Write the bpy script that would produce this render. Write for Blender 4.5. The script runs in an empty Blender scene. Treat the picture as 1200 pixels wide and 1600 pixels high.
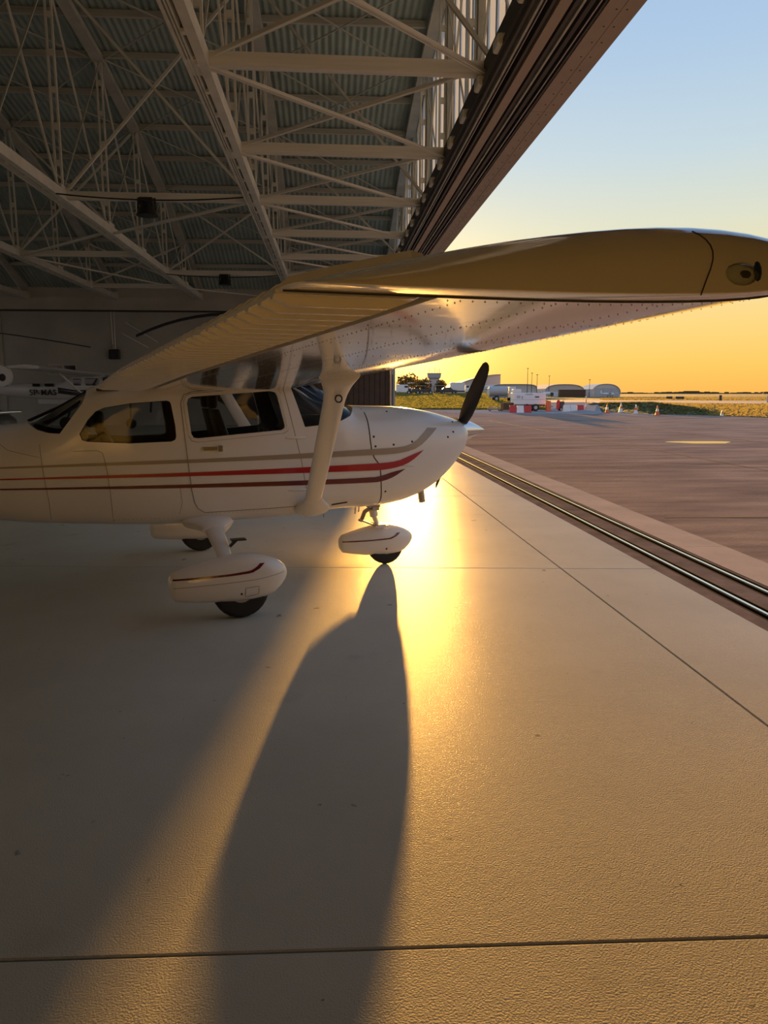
import bpy, bmesh, math, random
import numpy as np
from mathutils import Vector, Matrix

random.seed(7)
R = math.radians
scene = bpy.context.scene
COL = scene.collection
PI = math.pi

# ---------------------------------------------------------------- camera, sky, sun, exposure
CAM_H, YAW, FPX, HORIZON = 1.70, 4.1, 1150.0, 614.0
PITCH = math.atan2(800 - HORIZON, FPX)
cam_d = bpy.data.cameras.new('camera')
cam = bpy.data.objects.new('camera', cam_d)
COL.objects.link(cam)
cam.location = (0, 0, CAM_H)
cam.rotation_euler = (PI / 2 - PITCH, 0, -R(YAW))
cam_d.lens = 36 * FPX / 1600
cam_d.sensor_width = 36
cam_d.clip_start = .05
cam_d.clip_end = 6000
scene.camera = cam

SUN_AZ, SUN_EL = R(6.25), R(3.62)          # azimuth from the front wall line (+Y) towards the apron (+X)
SUN_DIR = Vector((math.sin(SUN_AZ) * math.cos(SUN_EL), math.cos(SUN_AZ) * math.cos(SUN_EL), math.sin(SUN_EL)))
sun_d = bpy.data.lights.new('sun', 'SUN')
sun_d.energy = 10.0
sun_d.color = (1.0, .48, .09)
sun_d.angle = R(.7)
sun = bpy.data.objects.new('sun', sun_d)
COL.objects.link(sun)
sun.rotation_euler = SUN_DIR.to_track_quat('Z', 'Y').to_euler()
sun.location = (10, 60, 30)

vs = scene.view_settings
vs.view_transform = 'Standard'
vs.look = 'None'
vs.gamma = 1
vs.use_curve_mapping = False
vs.exposure = 0.88


def lin(r, g, b):
    f = lambda c: (c / 255 / 12.92) if c / 255 <= .04045 else ((c / 255 + .055) / 1.055) ** 2.4
    return (f(r), f(g), f(b), 1)


def make_world():
    w = bpy.data.worlds.new('world')
    scene.world = w
    w.use_nodes = True
    nt = w.node_tree
    nt.nodes.clear()
    N = nt.nodes.new
    L = nt.links.new
    out = N('ShaderNodeOutputWorld')
    bg = N('ShaderNodeBackground')
    tc = N('ShaderNodeTexCoord')
    sep = N('ShaderNodeSeparateXYZ')
    L(tc.outputs['Generated'], sep.inputs[0])

    def math_(op, a, b=None):
        n = N('ShaderNodeMath')
        n.operation = op
        for i, v in enumerate((a, b)):
            if v is None:
                continue
            if isinstance(v, (int, float)):
                n.inputs[i].default_value = v
            else:
                L(v, n.inputs[i])
        return n.outputs[0]

    def ramp(fac, stops):
        n = N('ShaderNodeValToRGB')
        cr = n.color_ramp
        while len(cr.elements) > 1:
            cr.elements.remove(cr.elements[-1])
        cr.elements[0].position = stops[0][0]
        cr.elements[0].color = stops[0][1]
        for p, c in stops[1:]:
            e = cr.elements.new(p)
            e.color = c
        L(fac, n.inputs[0])
        return n.outputs[0]

    el = math_('MULTIPLY', math_('ARCSINE', sep.outputs['Z']), 2 / PI)          # 0 horizon .. 1 zenith
    d = lambda deg: deg / 90
    sunny = ramp(el, [(0, lin(246, 178, 84)), (d(2), lin(250, 196, 96)), (d(5), lin(244, 208, 128)), (d(8), lin(232, 214, 160)),
                      (d(11.5), lin(214, 216, 194)), (d(16), lin(190, 208, 216)), (d(22), lin(168, 194, 220)), (d(29), lin(150, 181, 216)),
                      (d(50), lin(112, 150, 198)), (1, lin(112, 148, 200))])
    away = ramp(el, [(0, lin(206, 186, 176)), (d(6), lin(214, 196, 192)), (d(14), lin(196, 196, 208)), (d(30), lin(156, 178, 210)), (1, lin(112, 148, 200))])
    dot = N('ShaderNodeVectorMath')
    dot.operation = 'DOT_PRODUCT'
    L(tc.outputs['Generated'], dot.inputs[0])
    dot.inputs[1].default_value = (math.sin(SUN_AZ), math.cos(SUN_AZ), 0)
    facing = N('ShaderNodeMapRange')
    facing.interpolation_type = 'SMOOTHSTEP'
    facing.inputs[1].default_value = -.9
    facing.inputs[2].default_value = .75
    L(dot.outputs['Value'], facing.inputs[0])
    mix = N('ShaderNodeMix')
    mix.data_type = 'RGBA'
    L(facing.outputs[0], mix.inputs[0])
    L(away, mix.inputs[6])
    L(sunny, mix.inputs[7])
    # aureole round the sun
    dot2 = N('ShaderNodeVectorMath')
    dot2.operation = 'DOT_PRODUCT'
    L(tc.outputs['Generated'], dot2.inputs[0])
    dot2.inputs[1].default_value = SUN_DIR
    ang = math_('ARCCOSINE', math_('MINIMUM', dot2.outputs['Value'], .99999))
    wide = math_('EXPONENT', math_('MULTIPLY', ang, -9.0))
    tight = math_('EXPONENT', math_('MULTIPLY', ang, -26.0))

    def glow(fac, col, k):
        n = N('ShaderNodeMix')
        n.data_type = 'RGBA'
        n.blend_type = 'ADD'
        n.inputs[0].default_value = 1
        m = N('ShaderNodeVectorMath')
        m.operation = 'SCALE'
        m.inputs[0].default_value = [c * k for c in col]
        L(fac, m.inputs['Scale'])
        return n, m.outputs[0]
    n1, c1 = glow(wide, (1, .52, .10), .55)
    L(mix.outputs[2], n1.inputs[6])
    L(c1, n1.inputs[7])
    n2, c2 = glow(tight, (1, .72, .22), 3.2)
    L(n1.outputs[2], n2.inputs[6])
    L(c2, n2.inputs[7])
    L(n2.outputs[2], bg.inputs[0])
    bg.inputs[1].default_value = .60
    L(bg.outputs[0], out.inputs[0])


make_world()

# ---------------------------------------------------------------- materials
MATS = {}


def mat(name, base, rough=.5, metal=0., coat=0., spec=.5, bump=None, vary=None, bump_dist=.01, transl=0., coord='Object', stretch=None):
    """procedural material; bump = (scale, strength[, scale2, strength2]); vary = (scale, amount[, other colour])"""
    m = bpy.data.materials.new(name)
    m.use_nodes = True
    nt = m.node_tree
    N, L = nt.nodes.new, nt.links.new
    b = nt.nodes['Principled BSDF']
    base = tuple(base)[:3] + (1,)
    b.inputs['Base Color'].default_value = base
    b.inputs['Roughness'].default_value = rough
    b.inputs['Metallic'].default_value = metal
    b.inputs['Specular IOR Level'].default_value = spec
    b.inputs['Coat Weight'].default_value = coat
    b.inputs['Coat Roughness'].default_value = .06
    tc = N('ShaderNodeTexCoord')
    if vary:
        n = N('ShaderNodeTexNoise')
        n.inputs['Scale'].default_value = vary[0]
        n.inputs['Detail'].default_value = 6
        n.inputs['Roughness'].default_value = .62
        if stretch:
            mp = N('ShaderNodeMapping')
            mp.inputs['Scale'].default_value = stretch
            L(tc.outputs[coord], mp.inputs[0])
            L(mp.outputs[0], n.inputs['Vector'])
        else:
            L(tc.outputs[coord], n.inputs['Vector'])
        mx = N('ShaderNodeMix')
        mx.data_type = 'RGBA'
        other = vary[2] if len(vary) > 2 else tuple(c * (1 - vary[1]) for c in base[:3])
        mr = N('ShaderNodeMapRange')
        mr.inputs[1].default_value = .35
        mr.inputs[2].default_value = .7
        mr.inputs[4].default_value = 1.0 if len(vary) < 3 else vary[1]
        L(n.outputs[0], mr.inputs[0])
        L(mr.outputs[0], mx.inputs[0])
        mx.inputs[6].default_value = base
        mx.inputs[7].default_value = tuple(other)[:3] + (1,)
        L(mx.outputs[2], b.inputs['Base Color'])
    if bump:
        prev = None
        for i in range(0, len(bump), 2):
            n = N('ShaderNodeTexNoise')
            n.inputs['Scale'].default_value = bump[i]
            n.inputs['Detail'].default_value = 3
            L(tc.outputs[coord], n.inputs['Vector'])
            bp = N('ShaderNodeBump')
            bp.inputs['Strength'].default_value = bump[i + 1]
            bp.inputs['Distance'].default_value = bump_dist
            L(n.outputs[0], bp.inputs['Height'])
            if prev:
                L(prev, bp.inputs['Normal'])
            prev = bp.outputs[0]
        L(prev, b.inputs['Normal'])
    if transl:
        t = N('ShaderNodeBsdfTranslucent')
        t.inputs[0].default_value = base
        mxs = N('ShaderNodeMixShader')
        mxs.inputs[0].default_value = transl
        L(b.outputs[0], mxs.inputs[1])
        L(t.outputs[0], mxs.inputs[2])
        L(mxs.outputs[0], nt.nodes['Material Output'].inputs[0])
    MATS[name] = m
    return m


def spotted(m):
    """sparse small oil spots and scuffs over the base colour"""
    nt = m.node_tree
    N, L = nt.nodes.new, nt.links.new
    b = nt.nodes['Principled BSDF']
    tc = N('ShaderNodeTexCoord')
    src = b.inputs['Base Color'].links[0].from_socket
    for sc, lo, hi, dark in ((5.5, .70, .73, .45), (17.0, .735, .76, .4), (1.7, .64, .75, .82)):
        n = N('ShaderNodeTexNoise')
        n.inputs['Scale'].default_value = sc
        n.inputs['Detail'].default_value = 5
        L(tc.outputs['Object'], n.inputs['Vector'])
        mr = N('ShaderNodeMapRange')
        mr.inputs[1].default_value = lo
        mr.inputs[2].default_value = hi
        mr.inputs[3].default_value = 1
        mr.inputs[4].default_value = dark
        L(n.outputs[0], mr.inputs[0])
        v = N('ShaderNodeVectorMath')
        v.operation = 'SCALE'
        L(src, v.inputs[0])
        L(mr.outputs[0], v.inputs['Scale'])
        src = v.outputs[0]
    L(src, b.inputs['Base Color'])


def two_lobe_sheen(m, lobes):
    """worn glossy paint: lobes of (roughness, weight) over the diffuse base, weighted by Fresnel"""
    nt = m.node_tree
    N, L = nt.nodes.new, nt.links.new
    b = nt.nodes['Principled BSDF']
    nrm = b.inputs['Normal'].links[0].from_socket
    fr = N('ShaderNodeFresnel')
    fr.inputs[0].default_value = 1.5
    cur = b.outputs[0]
    for ro, w in lobes:
        g = N('ShaderNodeBsdfGlossy')
        g.inputs['Roughness'].default_value = ro
        L(nrm, g.inputs['Normal'])
        k = N('ShaderNodeMath')
        k.operation = 'MULTIPLY'
        k.inputs[1].default_value = w
        L(fr.outputs[0], k.inputs[0])
        mx = N('ShaderNodeMixShader')
        L(k.outputs[0], mx.inputs[0])
        L(cur, mx.inputs[1])
        L(g.outputs[0], mx.inputs[2])
        cur = mx.outputs[0]
    L(cur, nt.nodes['Material Output'].inputs[0])


def glass(name, tint, gloss=.03):
    m = bpy.data.materials.new(name)
    m.use_nodes = True
    nt = m.node_tree
    nt.nodes.remove(nt.nodes['Principled BSDF'])
    N, L = nt.nodes.new, nt.links.new
    t = N('ShaderNodeBsdfTransparent')
    t.inputs[0].default_value = tuple(tint) + (1,)
    g = N('ShaderNodeBsdfGlossy')
    g.inputs['Roughness'].default_value = gloss
    fr = N('ShaderNodeFresnel')
    fr.inputs[0].default_value = 1.33
    tc = N('ShaderNodeTexCoord')
    n = N('ShaderNodeTexNoise')
    n.inputs['Scale'].default_value = 4
    L(tc.outputs['Object'], n.inputs['Vector'])
    bp = N('ShaderNodeBump')
    bp.inputs['Strength'].default_value = .06
    bp.inputs['Distance'].default_value = .02
    L(n.outputs[0], bp.inputs['Height'])
    L(bp.outputs[0], g.inputs['Normal'])
    mx = N('ShaderNodeMixShader')
    L(fr.outputs[0], mx.inputs[0])
    L(t.outputs[0], mx.inputs[1])
    L(g.outputs[0], mx.inputs[2])
    L(mx.outputs[0], nt.nodes['Material Output'].inputs[0])
    return m


M_WHITE = mat('white aircraft paint', (.77, .75, .72), .28, coat=.5, bump=(2.2, .05), bump_dist=.02)
M_SKIN = mat('white wing skin', (.70, .68, .65), .10, coat=1.0, bump=(2.6, .14, 9.0, .03), bump_dist=.03)
M_TIP = mat('white moulded tip', (.70, .68, .65), .09, coat=1.0)
M_FLAP = mat('white ribbed sheet', (.74, .72, .69), .22, coat=.6)
M_RED = mat('red stripe paint', (.42, .018, .02), .25, coat=.5)
M_MAROON = mat('maroon stripe paint', (.13, .010, .014), .25, coat=.5)
M_TAN = mat('tan stripe paint', (.36, .29, .21), .3, coat=.4)
M_SEAM = mat('panel gap', (.05, .045, .04), .8)
M_SEAL = mat('grey seam', (.30, .28, .26), .6)
M_RUBBER = mat('tyre rubber', (.018, .018, .018), .75, bump=(60, .2))
M_CHROME = mat('polished metal', (.8, .8, .8), .15, 1.0)
M_STEEL = mat('dull steel', (.42, .40, .37), .38, .9)
M_BLACK = mat('matt black paint', (.012, .011, .012), .45)
M_INTERIOR = mat('dark cabin trim', (.028, .025, .024), .8)
M_SEAT = mat('dark seat leather', (.045, .037, .034), .5)
M_SPIN = mat('spinner metal', (.75, .75, .76), .22, .85)
M_GLASS = glass('window acrylic', (.70, .71, .70))
M_LENS = glass('lamp lens', (.75, .80, .78))
M_NAVB = mat('blue lamp socket', (.012, .035, .10), .25, coat=.5)
# hangar
M_FLOOR = mat('painted concrete', (.60, .585, .51), .6, spec=0, vary=(.55, 1, (.50, .485, .425)), bump=(150, .30, 2.3, .12, 26, .08), bump_dist=.008)
spotted(M_FLOOR)
two_lobe_sheen(M_FLOOR, ((.40, .16), (.14, .042)))
M_KERB = mat('bare concrete', (.64, .51, .40), .85, spec=0, vary=(1.2, 1, (.52, .42, .33)), bump=(90, .25), bump_dist=.01)
M_TRACKBED = mat('rusty track bed', (.29, .225, .19), .8, spec=0, vary=(2.5, 1, (.16, .125, .105)), bump=(70, .3), bump_dist=.01)
M_RAIL = mat('worn rail steel', (.78, .76, .73), .22, 1.0)
M_GROOVE = mat('groove shade and tar black', (.006, .0055, .005), .95, spec=.05)
M_ROOF = mat('grey corrugated sheet', (.36, .43, .385), .5, vary=(.9, .3))
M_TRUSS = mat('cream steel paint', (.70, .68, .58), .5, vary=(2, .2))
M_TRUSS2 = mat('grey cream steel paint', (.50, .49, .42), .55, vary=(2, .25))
M_WALL = mat('grey render', (.46, .47, .43), .8, vary=(.4, .22))
M_WALLBAND = mat('pale concrete beam', (.55, .53, .46), .8, vary=(.6, .2))
M_FASCIA = mat('beige steel plate', (.40, .315, .235), .5, vary=(1.2, .15))
M_DARKMETAL = mat('dark brown steel', (.045, .036, .030), .55)
M_SHEET = mat('translucent wall sheet', (.86, .90, .92), .5, transl=.85)
M_PLANK = mat('brown door boards', (.10, .058, .034), .6, vary=(3, .3))
M_POST = mat('pale grey post', (.46, .44, .42), .5)
# outdoors
M_ASPHALT = mat('old asphalt', (.40, .312, .248), .9, spec=0, vary=(.9, 1, (.19, .152, .134)), stretch=(.35, 1.3, 1), bump=(24, .55, 90, .4), bump_dist=.02)
M_ASPHALT2 = mat('grey asphalt and shadow tone', (.36, .345, .34), .9, spec=0, vary=(.3, .25), bump=(40, .4), bump_dist=.02)
M_TAXI = mat('pale taxiway', (.40, .31, .24), .7, vary=(.2, .15))
M_GRASS = mat('grass ground', (.13, .125, .03), .9, vary=(.09, 1, (.065, .08, .02)), bump=(3, .8), bump_dist=.1)
M_BLADE = mat('grass blades', (.20, .20, .04), .7, transl=.42)
M_BLADE2 = mat('dry grass blades', (.26, .22, .07), .7, transl=.42)
M_WATER = mat('still water', (.02, .02, .02), .02, spec=.8)
M_CONE = mat('orange plastic', (.72, .13, .03), .45)
M_CONEW = mat('white reflective band', (.75, .73, .70), .45)
M_REDP = mat('red plastic', (.50, .035, .03), .45)
M_GREYP = mat('grey vehicle paint', (.42, .44, .46), .4)
M_WHITEP = mat('white vehicle paint', (.72, .73, .73), .38)
M_BLUEP = mat('blue grey paint', (.20, .24, .30), .45)
M_DARKV = mat('dark vehicle paint', (.035, .035, .035), .45)
M_SHED = mat('grey cladding', (.55, .49, .44), .6)  # warm and pale, haze over the far buildings put into the colour
M_SHEDROOF = mat('grey roof sheet', (.55, .49, .44), .6)
M_TENT = mat('silver tent sheet', (.52, .52, .53), .35, .3)
M_BROWN = mat('brown container', (.10, .05, .02), .6)
M_LEAF = mat('haze lightened foliage', (.20, .14, .045), .8, transl=.5, vary=(.5, .4))  # brown lightened, distant haze put into the leaf colour
M_BARK = mat('bark', (.08, .06, .045), .9)
M_WINDOW = mat('dark window glass', (.02, .022, .025), .08)


# ---------------------------------------------------------------- mesh helpers
class MB:
    def __init__(s):
        s.v, s.f = [], []

    def add(s, vs_, fs):
        o = len(s.v)
        s.v += [tuple(p) for p in vs_]
        s.f += [tuple(i + o for i in f) for f in fs]
        return s

    def box(s, x0, x1, y0, y1, z0, z1):
        return s.add([(x0, y0, z0), (x1, y0, z0), (x1, y1, z0), (x0, y1, z0), (x0, y0, z1), (x1, y0, z1), (x1, y1, z1), (x0, y1, z1)],
                     [(0, 3, 2, 1), (4, 5, 6, 7), (0, 1, 5, 4), (1, 2, 6, 5), (2, 3, 7, 6), (3, 0, 4, 7)])

    def cbox(s, x0, x1, y0, y1, z0, z1, c=.02):
        """box with chamfered upright and top edges"""
        ring = lambda e, z: [(x0 + e + c, y0 + e, z), (x1 - e - c, y0 + e, z), (x1 - e, y0 + e + c, z), (x1 - e, y1 - e - c, z),
                             (x1 - e - c, y1 - e, z), (x0 + e + c, y1 - e, z), (x0 + e, y1 - e - c, z), (x0 + e, y0 + e + c, z)]
        return s.loft([ring(c * .6, z0), ring(0, z0 + c), ring(0, z1 - c), ring(c, z1)])

    def loft(s, rings, cap0=True, cap1=True, closed=True):
        n = len(rings[0])
        o = len(s.v)
        for r in rings:
            s.v += [tuple(p) for p in r]
        m = n if closed else n - 1
        for k in range(len(rings) - 1):
            for i in range(m):
                j = (i + 1) % n
                s.f.append((o + k * n + i, o + k * n + j, o + (k + 1) * n + j, o + (k + 1) * n + i))
        if cap0:
            s.f.append(tuple(o + i for i in range(n))[::-1])
        if cap1:
            s.f.append(tuple(o + (len(rings) - 1) * n + i for i in range(n)))
        return s

    def beam(s, p0, p1, w, h, up=(0, 0, 1)):
        p0, p1 = Vector(p0), Vector(p1)
        d = (p1 - p0).normalized()
        u = Vector(up)
        if abs(d.dot(u)) > .98:
            u = Vector((1, 0, 0))
        a = d.cross(u).normalized() * (w / 2)
        b = a.cross(d).normalized() * (h / 2)
        return s.loft([[p + a * i + b * j for i, j in ((-1, -1), (1, -1), (1, 1), (-1, 1))] for p in (p0, p1)])

    def tube(s, pts, r, n=10, cap=True, scale=None):
        pts = [Vector(p) for p in pts]
        rr = r if isinstance(r, (list, tuple)) else [r] * len(pts)
        rings = []
        a = None
        for k, p in enumerate(pts):
            d = (pts[min(k + 1, len(pts) - 1)] - pts[max(k - 1, 0)]).normalized()
            if a is None:
                u = Vector((0, 0, 1)) if abs(d.z) < .9 else Vector((1, 0, 0))
                a = d.cross(u).normalized()
            else:
                a = (a - d * a.dot(d)).normalized()
            b = d.cross(a)
            rings.append([p + (a * math.cos(2 * PI * i / n) + b * math.sin(2 * PI * i / n)) * rr[k] for i in range(n)])
        return s.loft(rings, cap, cap)

    def lathe(s, prof, axis_o=(0, 0, 0), axis='z', n=20, cap=True):
        """prof: list of (radius, along)"""
        rings = []
        for r, t in prof:
            ring = []
            for i in range(n):
                c, q = math.cos(2 * PI * i / n) * r, math.sin(2 * PI * i / n) * r
                p = {'z': (c, q, t), 'x': (t, c, q), 'y': (q, t, c)}[axis]
                ring.append(tuple(axis_o[k] + p[k] for k in range(3)))
            rings.append(ring)
        return s.loft(rings, cap, cap)

    def sphere(s, c, r, nu=10, nv=6):
        rx, ry, rz = r if isinstance(r, (tuple, list)) else (r, r, r)
        rings = []
        for k in range(1, nv):
            a = PI * k / nv
            rings.append([(c[0] + rx * math.sin(a) * math.cos(2 * PI * i / nu), c[1] + ry * math.sin(a) * math.sin(2 * PI * i / nu), c[2] - rz * math.cos(a)) for i in range(nu)])
        return s.loft(rings)

    def build(s, name, m, parent=None, smooth=None, loc=None):
        me = bpy.data.meshes.new(name)
        me.from_pydata(s.v, [], s.f)
        bm = bmesh.new()
        bm.from_mesh(me)
        bmesh.ops.recalc_face_normals(bm, faces=bm.faces)
        bm.to_mesh(me)
        bm.free()
        if smooth is not None:
            me.polygons.foreach_set('use_smooth', [True] * len(me.polygons))
            if smooth < 179:
                me.set_sharp_from_angle(angle=R(smooth))
        me.materials.append(m)
        return link(name, me, parent, loc)


def link(name, me, parent=None, loc=None):
    o = bpy.data.objects.new(name, me)
    COL.objects.link(o)
    if parent:
        o.parent = parent
    if loc:
        o.location = loc
    return o


def empty(name, loc=(0, 0, 0), rz=0, label=None, cat=None, group=None):
    o = bpy.data.objects.new(name, None)
    COL.objects.link(o)
    o.location = loc
    o.rotation_euler = (0, 0, rz)
    o.empty_display_size = .3
    if label:
        tag(o, label, cat, group)
    return o


def tag(o, label, cat, group=None):
    o['label'] = label
    o['category'] = cat
    if group:
        o['group'] = group
    return o


def struct(o):
    o['kind'] = 'structure'
    return o


def stuff(o):
    o['kind'] = 'stuff'
    return o


def copy_tree(o, parent=None):
    c = o.copy()
    COL.objects.link(c)
    if parent:
        c.parent = parent
    for ch in list(o.children):
        copy_tree(ch, c)
    return c


UNIT = {}


def unit_beam(m):
    if m.name not in UNIT:
        me = bpy.data.meshes.new('steel_bar')
        b = MB().box(-.5, .5, -.5, .5, -.5, .5)
        me.from_pydata(b.v, [], b.f)
        me.materials.append(m)
        UNIT[m.name] = me
    return UNIT[m.name]


def bar(name, p0, p1, w, h, m, parent=None, origin=(0, 0, 0)):
    """a straight bar sharing one unit mesh"""
    p0, p1 = Vector(p0) - Vector(origin), Vector(p1) - Vector(origin)
    d = p1 - p0
    L_ = d.length
    d.normalize()
    up = Vector((0, 0, 1)) if abs(d.z) < .97 else Vector((1, 0, 0))
    a = d.cross(up).normalized()
    b = a.cross(d).normalized()
    o = link(name, unit_beam(m), parent)
    rot = Matrix((a, d, b)).transposed().to_4x4()
    o.matrix_local = Matrix.Translation((p0 + p1) / 2) @ rot @ Matrix.Diagonal((w, L_, h, 1))
    return o


def yaw(x, y):
    """a point given right / ahead of the photographer -> world"""
    a = R(YAW)
    return (x * math.cos(a) + y * math.sin(a), -x * math.sin(a) + y * math.cos(a))


def at(u, D):
    """bearing of an image column at distance D ahead -> world x, y"""
    return yaw((u - 600) / FPX * D / math.cos(PITCH) * 1.0, D)


# ================================================================ HANGAR STRUCTURE
Y_FAR, Y_BACK, X_IN = 40.5, -12.3, -31.0
NEAR_JAMB = 3.2                                         # where the closed near door leaves begin
X_FRONT = 3.0
NODES = [12.1 + 4.03 * k for k in range(-6, 8)]          # truss panel points along the building
ZC = 6.5                                                 # bottom chord
def roof_z(y): return 12.0 - 5.1 * (abs(y - 16) / 24.5) ** 2.2


# floor slabs with recessed joints
floor = struct(MB().box(X_IN, 3.14, Y_BACK, Y_FAR, -.25, -.030).build('floor', M_GROOVE))
JY = [(-12.3, 0), (-8.1, 0), (-3.0, -.03), (2.035, -.03), (7.10, -.09), (12.2, -.06), (17.2, -.06), (22.3, -.06), (27.4, -.06), (32.4, -.05), (37.4, -.02), (40.5, 0)]
XJ = [(X_IN, -13.0), (-13.0, 2.235), (2.235, 3.14)]
for (ya, sa), (yb, sb) in zip(JY, JY[1:]):
    for x0, x1 in XJ:
        g = .0035
        q = [(x0 + g, ya + sa * x0 + g), (x1 - g, ya + sa * x1 + g), (x1 - g, yb + sb * x1 - g), (x0 + g, yb + sb * x0 - g)]
        e = .006
        cxm, cym = sum(p[0] for p in q) / 4, sum(p[1] for p in q) / 4
        sgn = lambda a, c: 1 if c > a else -1
        top = [(x + e * sgn(x, cxm), y + e * sgn(y, cym), 0) for x, y in q]
        MB().loft([[(x, y, -.03) for x, y in q], [(x, y, -.004) for x, y in q], top]).build('floor_slab', M_FLOOR, floor)

# track strip on the threshold
trk = MB()
for a, b in ((3.14, 3.285), (3.445, 3.665), (3.825, 3.86)):
    trk.box(a, b, Y_BACK, 46, -.25, -.004)
track = struct(trk.build('trim_1', M_TRACKBED))
gm = MB()
for a, b in ((3.285, 3.445), (3.665, 3.825)):
    gm.box(a, b, Y_BACK, 46, -.25, -.13).box(a - .001, a + .012, Y_BACK, 46, -.14, -.002).box(b - .012, b + .001, Y_BACK, 46, -.14, -.002)
gm.build('track_groove', M_GROOVE, track)  # near-black lining puts the shade of the rail slots into the colour
for xr in (3.365, 3.745):
    MB().loft([[(xr - .022, y, -.13), (xr + .022, y, -.13), (xr + .022, y, .0), (xr + .014, y, .008), (xr - .014, y, .008), (xr - .022, y, .0)] for y in (Y_BACK, 46)]).build('door_rail', M_RAIL, track)
kerb = struct(MB().box(3.86, 3.9, Y_BACK, 46, -.3, -.03).build('trim_2', M_GROOVE))
ky = [Y_BACK + 5.03 * i for i in range(13)]
for i, (a, b) in enumerate(zip(ky, ky[1:])):
    w0 = 4.40 + random.uniform(-.02, .02)
    w1 = 4.40 + random.uniform(-.02, .02)
    MB().loft([[(3.862, a + .004, z), (w0, a + .004, z - .004), (w0 + random.uniform(-.03, .01), (a + b) / 2, z - .004), (w1, b - .004, z - .004), (3.862, b - .004, z)] for z in (-.3, 0)]).build('kerb_slab', M_KERB, kerb)

# walls
far = struct(MB().box(X_IN, 2.9, Y_FAR, Y_FAR + .3, 0, 5.95).build('wall_far', M_WALL))
MB().box(X_IN, 2.9, Y_FAR - .16, Y_FAR + .3, 5.95, 6.62).build('ring_beam', M_WALLBAND, far)
MB().box(X_IN, 2.9, Y_FAR - .06, Y_FAR + .3, 6.62, 7.1).build('wall_plate', M_WALLBAND, far)
MB().box(X_IN, 2.9, Y_FAR - .2, Y_FAR, 5.88, 5.95).build('ledge', M_DARKMETAL, far)
for x in (-24.5, -17.1):
    MB().box(x - .12, x + .12, Y_FAR - .05, Y_FAR, 0, 6.6).build('wall_joint_strip', M_TRUSS2, far)
# added unseen opening that brightens the hall; wall only above and beside it
wl = MB().box(X_IN - .3, X_IN, Y_BACK, Y_FAR, 5.9, 11.5).box(X_IN - .3, X_IN, Y_BACK, Y_BACK + 3, 0, 5.9).box(X_IN - .3, X_IN, Y_FAR - 3, Y_FAR, 0, 5.9)
struct(wl.build('wall_left', M_WALL))
struct(MB().box(X_IN, 3.0, Y_BACK - .3, Y_BACK, 0, 7.5).build('wall_back', M_WALL))
# small window in the far wall
wn = MB()
wx0, wx1, wz0, wz1 = -14.65, -13.35, 2.72, 3.12
wn.box(wx0 - .08, wx1 + .08, Y_FAR - .07, Y_FAR, wz1, wz1 + .08).box(wx0 - .08, wx1 + .08, Y_FAR - .07, Y_FAR, wz0 - .08, wz0)
wn.box(wx0 - .08, wx0, Y_FAR - .07, Y_FAR, wz0, wz1).box(wx1, wx1 + .08, Y_FAR - .07, Y_FAR, wz0, wz1).box(-14.06, -13.93, Y_FAR - .07, Y_FAR, wz0, wz1)
win = struct(wn.build('window_1', M_WALLBAND))
for a, b in ((wx0, -14.06), (-13.93, wx1)):
    MB().box(a, b, Y_FAR - .03, Y_FAR - .01, wz0, wz1).build('pane', M_WINDOW, win)

# roof: corrugated sheet
xs = np.arange(X_IN, 3.6, .2 / 6)
ys = np.linspace(Y_BACK - .3, Y_FAR + .5, 40)
rz = .028 * np.sin(xs / .2 * 2 * PI)
verts = [(x, y, roof_z(y) + .16 + dz) for y in ys for x, dz in zip(xs, rz)]
n = len(xs)
faces = [(k * n + i, k * n + i + 1, (k + 1) * n + i + 1, (k + 1) * n + i) for k in range(len(ys) - 1) for i in range(n - 1)]
me = bpy.data.meshes.new('ceiling')
me.from_pydata(verts, [], faces)
me.polygons.foreach_set('use_smooth', [True] * len(me.polygons))
me.materials.append(M_ROOF)
ceiling = struct(link('ceiling', me))
ov = MB()                                              # outer skin, keeps the sheet light-tight
for a, b in zip(ys, ys[1:]):
    ov.add([(X_IN - .3, a, roof_z(a) + .30), (3.7, a, roof_z(a) + .30), (3.7, b, roof_z(b) + .30), (X_IN - .3, b, roof_z(b) + .30)], [(0, 1, 2, 3)])
ov.build('roof_skin', M_ROOF, ceiling)

TX = [-20.0, -15.55, -11.1, -6.75, -1.92, 2.95]        # truss lines
PUR = [Y_BACK + .1 + .0] + [12.1 - 22.165 + 2.015 * k for k in range(0, 26)]
for y in PUR:
    if y > Y_FAR - .2 or y < Y_BACK:
        continue
    z = roof_z(y)
    for a, b in zip(TX, TX[1:]):
        if a < -14 and y < 12:
            continue
        bar('purlin', (a + .17, y, z + .03), (b - .17, y, z + .03), .10, .17, M_TRUSS2, ceiling)

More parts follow.
